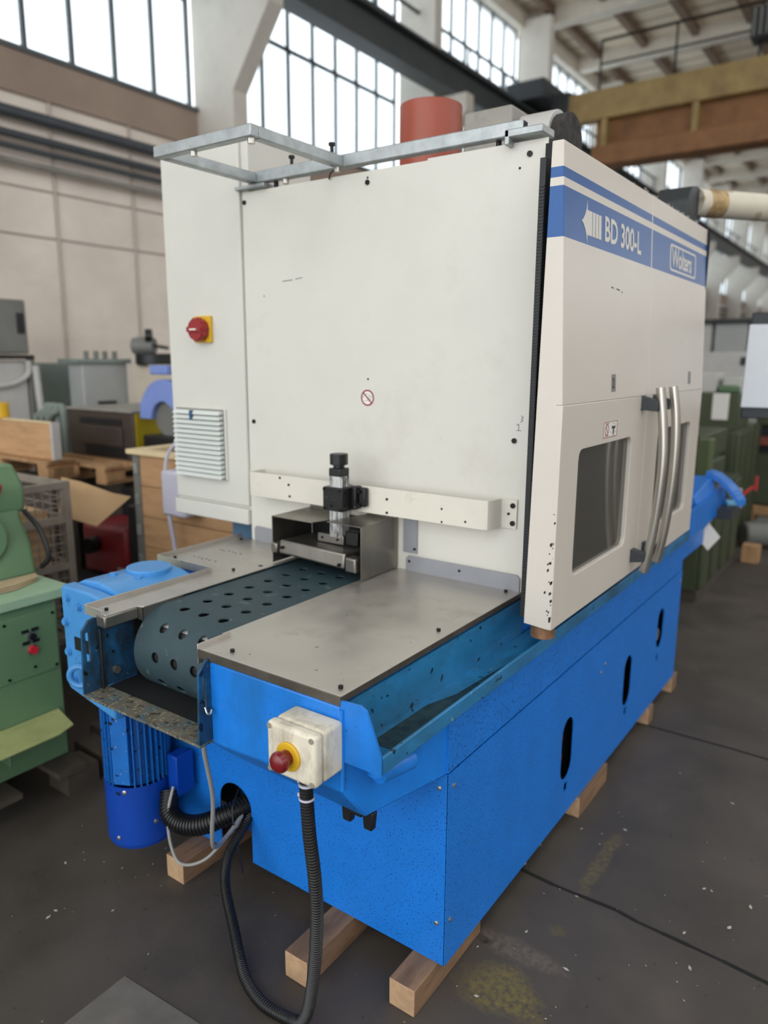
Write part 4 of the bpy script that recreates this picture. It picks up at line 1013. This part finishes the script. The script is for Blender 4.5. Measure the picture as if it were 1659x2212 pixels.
# mesh cage
cg = thing('mesh_cage', 'rusty steel mesh pallet cage behind the green machine', 'cage', (-3.3, .1, 0))
pmm = mesh('cage_post', MB().box(-.02, .02, -.02, .02, 0, 1.09), MESHM)
for x, y in ((-2.83, .685), (-2.83, -.5), (-3.6, .685), (-3.6, -.5)): inst('cage_post', pmm, cg, (x, y, 0))
ry = mesh('cage_rail', MB().box(-.015, .015, -.5, .685, -.018, .018), MESHM); rx = mesh('cage_rail', MB().box(-3.6, -2.83, -.015, .015, -.018, .018), MESHM)
for z in (1.07, .88, .62, .2):
    for x in (-2.83, -3.6): inst('cage_rail', ry, cg, (x, 0, z))
    for y in (-.5, .685): inst('cage_rail', rx, cg, (0, y, z))
wv = mesh('mesh_wire', MB().cyl((0, 0, .2), (0, 0, 1.07), .0035, 5), MESHM); wh = mesh('mesh_wire', MB().cyl((0, -.5, 0), (0, .685, 0), .0035, 5), MESHM)
for k in range(1, 27): inst('mesh_wire', wv, cg, (-2.83, -.5 + .0439 * k, 0))
for k in range(1, 18): inst('mesh_wire', wh, cg, (-2.83, 0, .2 + .05 * k))
wv2 = mesh('mesh_wire', MB().cyl((-3.6, .685, 0), (-2.83, .685, 0), .0035, 5), MESHM)
for k in range(1, 18): inst('mesh_wire', wv2, cg, (0, 0, .2 + .05 * k))
part('cage_floor', MESHM, cg, (-3.6, -2.83, -.5, .685, .18, .2))
o = obj('carton', MB().box(-3.5, -2.90, .0, .62, .60, .93).box(-3.48, -2.95, -.45, -.02, .62, .88), CARD, bevel=.01); tag(o, 'pale cardboard cartons inside the mesh cage', 'carton')
o = obj('red_crate', MB().box(-3.5, -2.88, -.3, .6, .205, .58), REDM, bevel=.01); tag(o, 'dark red plastic crate low inside the mesh cage', 'crate')
o = obj('white_bag', MB().cyl((-2.92, .3, .985), (-2.96, .5, .985), .05, 10, r1=.03), WHITEP, bevel=.01); tag(o, 'small white plastic bag on top of the cartons in the cage', 'bag')

# sheet of cardboard
cs_ = [(-3.075, .817, 1.07), (-2.948, .86, 1.05), (-2.795, .955, .988), (-2.733, 1.032, .962), (-2.844, .873, .802), (-3.042, .766, .856)]
mb = MB(); v = cs_ + [(x - .004, y + .005, z) for x, y, z in cs_]
mb.addf(v, [(0, 1, 4, 5), (1, 2, 4), (2, 3, 4), (6, 11, 10, 7), (7, 10, 8), (8, 10, 9)] + [(i, (i + 1) % 6, 6 + (i + 1) % 6, 6 + i) for i in range(6)])
o = obj('cardboard_sheet', mb, CARD); tag(o, 'bent sheet of brown cardboard between the mesh cage and the wooden crate', 'cardboard')

# dark red tool and black scrap below it
rt = thing('red_appliance', 'dark red machine housing lying under the cardboard sheet', 'appliance', (-3.1, 1.1, .42))
part('housing', REDM, rt, (-3.3, -2.86, 1.06, 1.36, .42, .74), bevel=.03)
obj('dark_nozzle', MB().cyl((-3.15, 1.06, .62), (-3.12, .98, .62), .05, 16), BLACK, rt)
part('pale_foot', DUSTY, rt, (-2.95, -2.855, 1.055, 1.2, .42, .50), bevel=.01)
o = obj('black_bin', MB().box(-2.82, -2.72, 1.06, 1.7, .0, .90).box(-3.36, -2.82, 1.40, 1.60, 0, .90), BLACKR, bevel=.01); tag(o, 'black plastic bin beside the wooden crate stack', 'bin')
o = obj('scrap_box', MB().box(-3.35, -2.83, .9, 1.38, 0, .415), BLACKR, bevel=.01); tag(o, 'low black box carrying the dark red housing', 'box')
o = obj('scrap_hose', MB().tube(spline([(-2.68, .93, .455), (-2.62, .85, .455), (-2.45, .78, .46), (-2.2, .85, .455), (-2.0, .93, .455)], 8), .02, 8), BLACKR); tag(o, 'black hose draped over the timber behind the gearbox', 'hose')
o = obj('low_table', MB().box(-2.70, -1.85, .62, .98, 0, .43), PALD, bevel=.01); tag(o, 'low dark timber stack behind the gearbox', 'timber')

# stack of collars: wooden crate behind the cabinet
rc = thing('wooden_crate', 'tall pine crate of stacked collars behind the electrical cabinet', 'crate', (-2.1, 1.45, 0))
for k in range(6):
    z0 = .145 + .178 * k
    b = obj('collar', MB().box(-2.70, -1.6, 1.05, 1.075, z0, z0 + .174).box(-2.70, -1.6, 1.83, 1.855, z0, z0 + .174).box(-2.70, -2.675, 1.075, 1.83, z0, z0 + .174).box(-1.625, -1.6, 1.075, 1.83, z0, z0 + .174), PINE, rc, bevel=.003)
obj('crate_rim', MB().box(-2.74, -1.56, 1.02, 1.10, 1.213, 1.24).box(-2.74, -1.56, 1.80, 1.88, 1.213, 1.24).box(-2.74, -2.66, 1.10, 1.80, 1.213, 1.24), PINEL, rc, bevel=.003, label='pale planed rim')
part('corner_iron', GREYD, rc, (-2.712, -2.655, 1.043, 1.05, .15, 1.21), bevel=.001)
hg = mesh('hinge', MB().box(-2.70, -2.665, 1.035, 1.044, -.03, .03), GALV)
for k in range(6): inst('hinge', hg, rc, (0, 0, .24 + .178 * k))
part('pallet_deck', PALW, rc, (-2.70, -1.6, 1.05, 1.855, .10, .145)); part('pallet_runner', PALW, rc, (-2.70, -1.6, 1.05, 1.15, 0, .10), (-2.70, -1.6, 1.75, 1.85, 0, .10))
lb = thing('lilac_canister', 'pale lilac plastic canister strapped to the front of the tall pine crate', 'canister', (-2.42, .98, .93))
part('canister', LILACW, lb, (-2.30, -2.12, .91, 1.01, .93, 1.17), bevel=.015)
obj('strap', MB().tube(spline([(-2.27, .93, .94), (-2.255, .95, .7), (-2.25, .96, .45)], 6), .012, 6), LILACW, lb)
obj('strap', MB().tube(spline([(-2.15, .97, 1.36), (-2.25, .97, 1.30), (-2.31, .96, 1.21), (-2.315, .94, 1.0), (-2.30, .93, .95)], 6), .010, 6), LILACW, lb)

# brown oven block on a pallet, with the yellow side and the saw on top
ov = thing('brown_stove', 'dark brown steel stove with yellow side panel standing on a pallet', 'stove', (-3.8, 1.9, 1.05))
part('stove_body', BROWN, ov, (-4.2, -3.434, 1.585, 2.5, 1.05, 1.38), bevel=.008)
part('top_plate', DUSTY, ov, (-4.21, -3.425, 1.57, 2.51, 1.38, 1.395), bevel=.003)
part('side_panel', YELP, ov, (-3.434, -3.425, 1.60, 2.49, 1.055, 1.375), bevel=.002, label='yellow side panel')
part('front_slot', BLACKR, ov, (-4.05, -3.56, 1.578, 1.586, 1.285, 1.33), (-4.0, -3.52, 1.578, 1.586, 1.065, 1.13), bevel=.002)
part('front_flap', BROWN, ov, (-4.06, -3.55, 1.570, 1.584, 1.14, 1.275), bevel=.006)
def pallet(name, x0, y0, z0, lab, wood=PALW, nx=.8, ny=1.2):
    p = thing(name, lab, 'pallet', (x0 + nx / 2, y0 + ny / 2, z0))
    dm = mesh('deck_board', MB().box(0, nx, 0, .12, .10, .122), wood)
    for k in range(6): inst('deck_board', dm, p, (x0, y0 + (ny - .12) * k / 5, z0))
    sm = mesh('stringer', MB().box(0, .10, 0, ny, .078, .10), wood)
    bk_ = mesh('pallet_block', MB().box(0, .12, 0, .14, .02, .078), wood); fm = mesh('foot_board', MB().box(0, .11, 0, ny, 0, .02), wood)
    for x in (0, (nx - .12) / 2, nx - .12):
        inst('stringer', sm, p, (x0 + x, y0, z0)); inst('foot_board', fm, p, (x0 + x, y0, z0))
        for y in (0, (ny - .14) / 2, ny - .14): inst('pallet_block', bk_, p, (x0 + x, y0 + y, z0))
    return p
pallet('wooden_pallet', -4.25, 1.32, .925, 'weathered wooden pallet carrying the brown stove', nx=.87)
o = obj('pallet_stand', MB().box(-4.2, -3.45, 1.5, 2.45, 0, .925), PALD, bevel=.01); tag(o, 'dark stack of timber under the stove pallet', 'timber')
sw = thing('cutoff_saw', 'lilac blue cut-off saw standing beside the yellow panel of the brown stove', 'saw', (-3.16, 1.7, 0))
SX, SY = -3.16, 1.62
arc = [(SX + .245 * math.cos(a), 1.345 + .265 * math.sin(a)) for a in [PI * (1 - i / 14) for i in range(15)]]
ari = [(SX + .12 * math.cos(a), 1.345 + .12 * math.sin(a)) for a in [PI * i / 10 for i in range(11)]]
obj('blade_guard', MB().plate([arc + ari], XZ(SY), .09), LILAC, sw, bevel=.012)
part('saw_handle', LILAC, sw, (SX - .13, SX + .05, SY + .01, SY + .07, 1.64, 1.70), bevel=.012)
part('guard_lug', LILAC, sw, (SX - .255, SX - .18, SY + .01, SY + .08, 1.41, 1.45), bevel=.008)
obj('saw_blade', MB().cyl((SX, SY + .04, 1.36), (SX, SY + .046, 1.36), .125, 28), GREYD, sw)
obj('saw_motor', MB().cyl((SX + .015, SY + .05, 1.37), (SX + .015, SY + .23, 1.37), .085, 20), BLACKM, sw, bevel=.006)
part('saw_base', BLACKM, sw, (SX - .17, SX + .20, SY - .04, SY + .3, 1.10, 1.24), bevel=.01)
part('saw_pedestal', BLACKM, sw, (SX - .10, SX + .14, SY + .03, SY + .26, 0, 1.10))
obj('saw_arm', MB().bar((SX - .045, SY + .13, 1.22), (SX + .015, SY + .13, 1.38), .05, .07), BLACKM, sw)

# crate with a board box on a pallet at the left edge
lc = thing('pine_box', 'low pine box with grey metal corner on a pallet at the left edge', 'crate', (-4.2, 1.2, 1.085))
obj('side_board', MB().box(-4.9, -3.68, 1.13, 1.155, 1.085, 1.325), PINE, lc, bevel=.003); obj('side_board', MB().box(-4.9, -3.68, 1.16, 1.18, 1.085, 1.325), PINE, lc, bevel=.003)
part('top_edge', PINEL, lc, (-4.9, -3.66, 1.12, 1.16, 1.325, 1.335)); part('box_floor', PINE, lc, (-4.9, -3.68, 1.155, 1.16, 1.085, 1.10))
part('corner_iron', GREYLIGHT, lc, (-3.68, -3.655, 1.125, 1.185, 1.085, 1.335)); part('end_board', PINE, lc, (-3.705, -3.68, 1.155, 1.16, 1.085, 1.325))
pallet('wooden_pallet', -4.9, 1.08, .96, 'weathered wooden pallet under the low pine box', nx=1.24, ny=.22)
o = obj('grey_bin', MB().box(-4.88, -3.68, 1.1, 1.28, 0, .957), PALD, bevel=.01); tag(o, 'dark timber stack under the pine box pallet', 'timber')
o = obj('yellow_can', MB().cyl((-4.29, 1.14, 1.335), (-4.29, 1.14, 1.44), .05, 16), YEL, bevel=.006); tag(o, 'yellow can on the pine box edge at the picture border', 'can')
gl = thing('grey_tube_rack', 'bent grey tubes standing between the pine box and the brown stove', 'tubes', (-4.45, 1.6, 0))
for x in (-4.66, -4.58, -4.50):
    obj('tube', MB().tube(spline([(x, 1.6, 0), (x, 1.6, 1.2), (x + .02, 1.61, 1.30), (x + .07, 1.63, 1.34), (x + .12, 1.66, 1.28), (x + .12, 1.66, 0)], 6), .025, 10), GREYG, gl)

# grey cabinets and a motor along the wall
tb = thing('grey_switch_cabinet', 'pale grey cabinet with four studs on its lid near the wall', 'cabinet', (-5.05, 2.7, 0))
part('cabinet_body', GREYC, tb, (-5.34, -5.12, 2.32, 2.78, 0, 1.70), bevel=.01); part('lid', GREYG, tb, (-5.42, -5.09, 2.27, 2.81, 1.70, 1.74), bevel=.006)
part('outlet', GREYD, tb, (-5.13, -5.112, 2.47, 2.62, 1.20, 1.34)); part('outlet_frame', BLACKM, tb, (-5.13, -5.105, 2.45, 2.64, 1.34, 1.365))
stm = mesh('lid_stud', MB().cyl((0, 0, 1.74), (0, 0, 1.81), .022, 10), GREYD)
for y in (2.42, 2.52, 2.61, 2.71): inst('lid_stud', stm, tb, (-5.2, y, 0))
o = obj('green_grey_cabinet', MB().box(-6.1, -5.62, 2.1, 2.62, 0, 1.70), GREYG, bevel=.012); tag(o, 'green-grey steel cabinet left of the studded grey cabinet', 'cabinet')
tc = thing('tall_grey_cabinet', 'tall machine with dark grey upper box and pale lower body at the left edge', 'cabinet', (-5.9, 1.6, 0))
part('upper_box', GREYD, tc, (-6.2, -5.42, 1.1, 2.02, 1.78, 2.23), bevel=.015); part('lower_body', GREYLIGHT, tc, (-6.1, -5.45, 1.1, 2.0, 0, 1.72), bevel=.015)
part('ledge', BLACKM, tc, (-6.2, -5.40, 1.1, 2.05, 1.735, 1.77)); part('hinge', BLACKM, tc, (-5.43, -5.405, 1.93, 1.99, 1.95, 2.12)); part('body_opening', BLACKR, tc, (-5.46, -5.445, 1.45, 1.78, .8, 1.27))
obj('tube_bend', MB().tube(spline([(-5.43, 1.4, 1.5), (-5.42, 1.8, 1.52), (-5.42, 1.98, 1.6), (-5.42, 2.0, 1.72)], 6), .025, 8), GREYLIGHT, tc)
obj('pale_pole', MB().cyl((-5.32, 2.08, 0), (-5.40, 2.05, 1.68), .03, 10), GREYLIGHT, tc)
part('side_post', GREYD, tc, (-5.46, -5.42, 2.0, 2.06, .9, 1.74))
vm = thing('pump_motor', 'grey pump motor with a dark drum on a beige box by the wall', 'motor', (-4.95, 2.65, 0))
part('beige_box', mat('beige_board', (206, 194, 176), .7), vm, (-5.04, -4.45, 2.78, 3.32, .6, 1.68), bevel=.01); part('box_base', GREYD, vm, (-5.0, -4.5, 2.80, 3.27, 0, .6))
obj('drum', MB().cyl((-4.84, 2.88, 1.69), (-4.84, 2.88, 1.79), .17, 24), BLACK, vm, bevel=.01)
obj('motor_case', MB().cyl((-5.06, 2.82, 1.86), (-4.88, 2.92, 1.86), .075, 18), GREYD, vm, bevel=.01)
part('gear_case', GREYG, vm, (-5.06, -4.95, 2.83, 2.90, 1.68, 1.94), bevel=.02)
obj('motor_flange', MB().cyl((-4.9, 2.84, 1.95), (-4.86, 2.88, 1.95), .06, 14), BLACKM, vm)
obj('motor_shaft', MB().cyl((-4.9, 2.87, 1.87), (-4.74, 2.96, 1.84), .015, 8), BLACKM, vm)

# ================================================================== BEYOND THE MACHINE, RIGHT
def corr(m, p, x0, x1, y0, y1, z0, z1, n):
    """folded sheet front facing the aisle and ribs on the near face"""
    part('body', m, p, (x0, x1 - .03, y0 + .03, y1, z0, z1), bevel=.01)
    for k in range(n):
        a = y0 + (y1 - y0) * k / n; part('rib', m, p, (x1 - .035, x1, a + .05, a + (y1 - y0) / n - .05, z0 + .02, z1 - .02), bevel=.01)
    for k in range(3):
        a = x1 - .45 * (k + 1); part('rib', m, p, (a, a + .3, y0, y0 + .035, z0 + .02, z1 - .02), bevel=.01)
ga = thing('dark_green_machine', 'dark green ribbed machine nearest behind the far end of the blue bed', 'machine', (-.9, 4.7, 0))
corr(GREEND, ga, -1.7, -.235, 4.0, 5.4, .08, .80, 4)
part('upper_step', GREEND, ga, (-1.7, -.30, 4.1, 4.9, .80, 1.0), bevel=.01); part('corner_post', mat('olive_green', (88, 100, 66), .5), ga, (-.34, -.25, 4.05, 4.2, .80, 1.2), bevel=.008)
part('upper_box', GREEND, ga, (-1.7, -.36, 4.25, 5.2, 1.0, 1.2), bevel=.01); part('skid', PALD, ga, (-1.6, -.25, 4.05, 5.35, 0, .08))
gb2 = thing('dark_green_machine', 'dark green machine with white paper sheets, second in the row behind the blue bed', 'machine', (-.9, 6.3, 0))
corr(GREEND, gb2, -1.8, -.36, 5.7, 7.0, .08, 1.12, 4)
part('upper_box', GREEND, gb2, (-1.6, -.40, 5.8, 6.4, 1.12, 1.46), bevel=.01); part('skid', PALD, gb2, (-1.7, -.38, 5.75, 6.95, 0, .08))
part('paper_sheet', WHITEP, gb2, (-.62, -.48, 5.785, 5.795, 1.22, 1.46)); part('light_box', GREYLIGHT, gb2, (-.85, -.62, 5.9, 6.2, 1.46, 1.64), (-.58, -.42, 5.95, 6.25, 1.46, 1.60), bevel=.01)
part('green_lump', mat('leaf_green', (84, 112, 78), .5), gb2, (-.60, -.42, 5.85, 5.95, 1.46, 1.53), bevel=.02)
gc = thing('dark_green_machine', 'dark green ribbed machine with a red bar, furthest right of the row', 'machine', (.5, 7.6, 0))
corr(GREEND, gc, -.48, .9, 7.1, 8.2, .24, .80, 3)
part('dark_gap', BLACKR, gc, (-.46, .86, 7.15, 8.1, .80, 1.08)); part('red_bar', mat('rust_red_bar', (128, 66, 52), .6), gc, (-.46, .9, 7.10, 7.15, .88, .97))
part('top_box', GREEND, gc, (-.44, .9, 7.12, 8.1, 1.08, 1.40), bevel=.02)
part('skid_beam', PALW, gc, (-.55, .95, 7.06, 7.18, .14, .24), (-.55, .95, 8.05, 8.17, .14, .24)); part('skid_block', PALW, gc, (-.5, -.36, 7.06, 8.17, 0, .14), (.76, .9, 7.06, 8.17, 0, .14))
o = obj('grey_scrap', MB().cyl((-.30, 6.1, .12), (-.05, 6.25, .12), .12, 16).box(-.26, -.02, 6.3, 6.6, 0, .22), GREYD, bevel=.02); tag(o, 'grey round metal part on the floor by the green machines', 'scrap')
o = obj('wood_wedge', MB().box(-.20, -.06, 5.46, 5.58, 0, .16), PALW, bevel=.006); tag(o, 'small pale wood block beside the nearest dark green machine', 'timber')
cb2 = thing('control_cabinet', 'pale control cabinet with two dark squares behind the dark green machines', 'cabinet', (-.9, 8.6, 0))
part('cabinet_body', GREYLIGHT, cb2, (-1.6, -.50, 8.5, 9.1, 0, 1.86), bevel=.01)
for x in (-.90, -.74): part('display', BLACK, cb2, (x, x + .10, 8.49, 8.502, 1.70, 1.80), bevel=.002)
fc = thing('grey_wall_cabinet', 'row of dull grey panels behind the pale control cabinet', 'cabinet', (-2, 12, 0))
for k in range(5): part('panel', GREYC if k % 2 else GREYLIGHT, fc, (-3.6 + .55 * k, -3.1 + .55 * k, 12, 12.6, 0, 2.36), bevel=.01)
part('top_rail', BLACKM, fc, (-3.7, -.8, 11.95, 12.6, 2.36, 2.44))
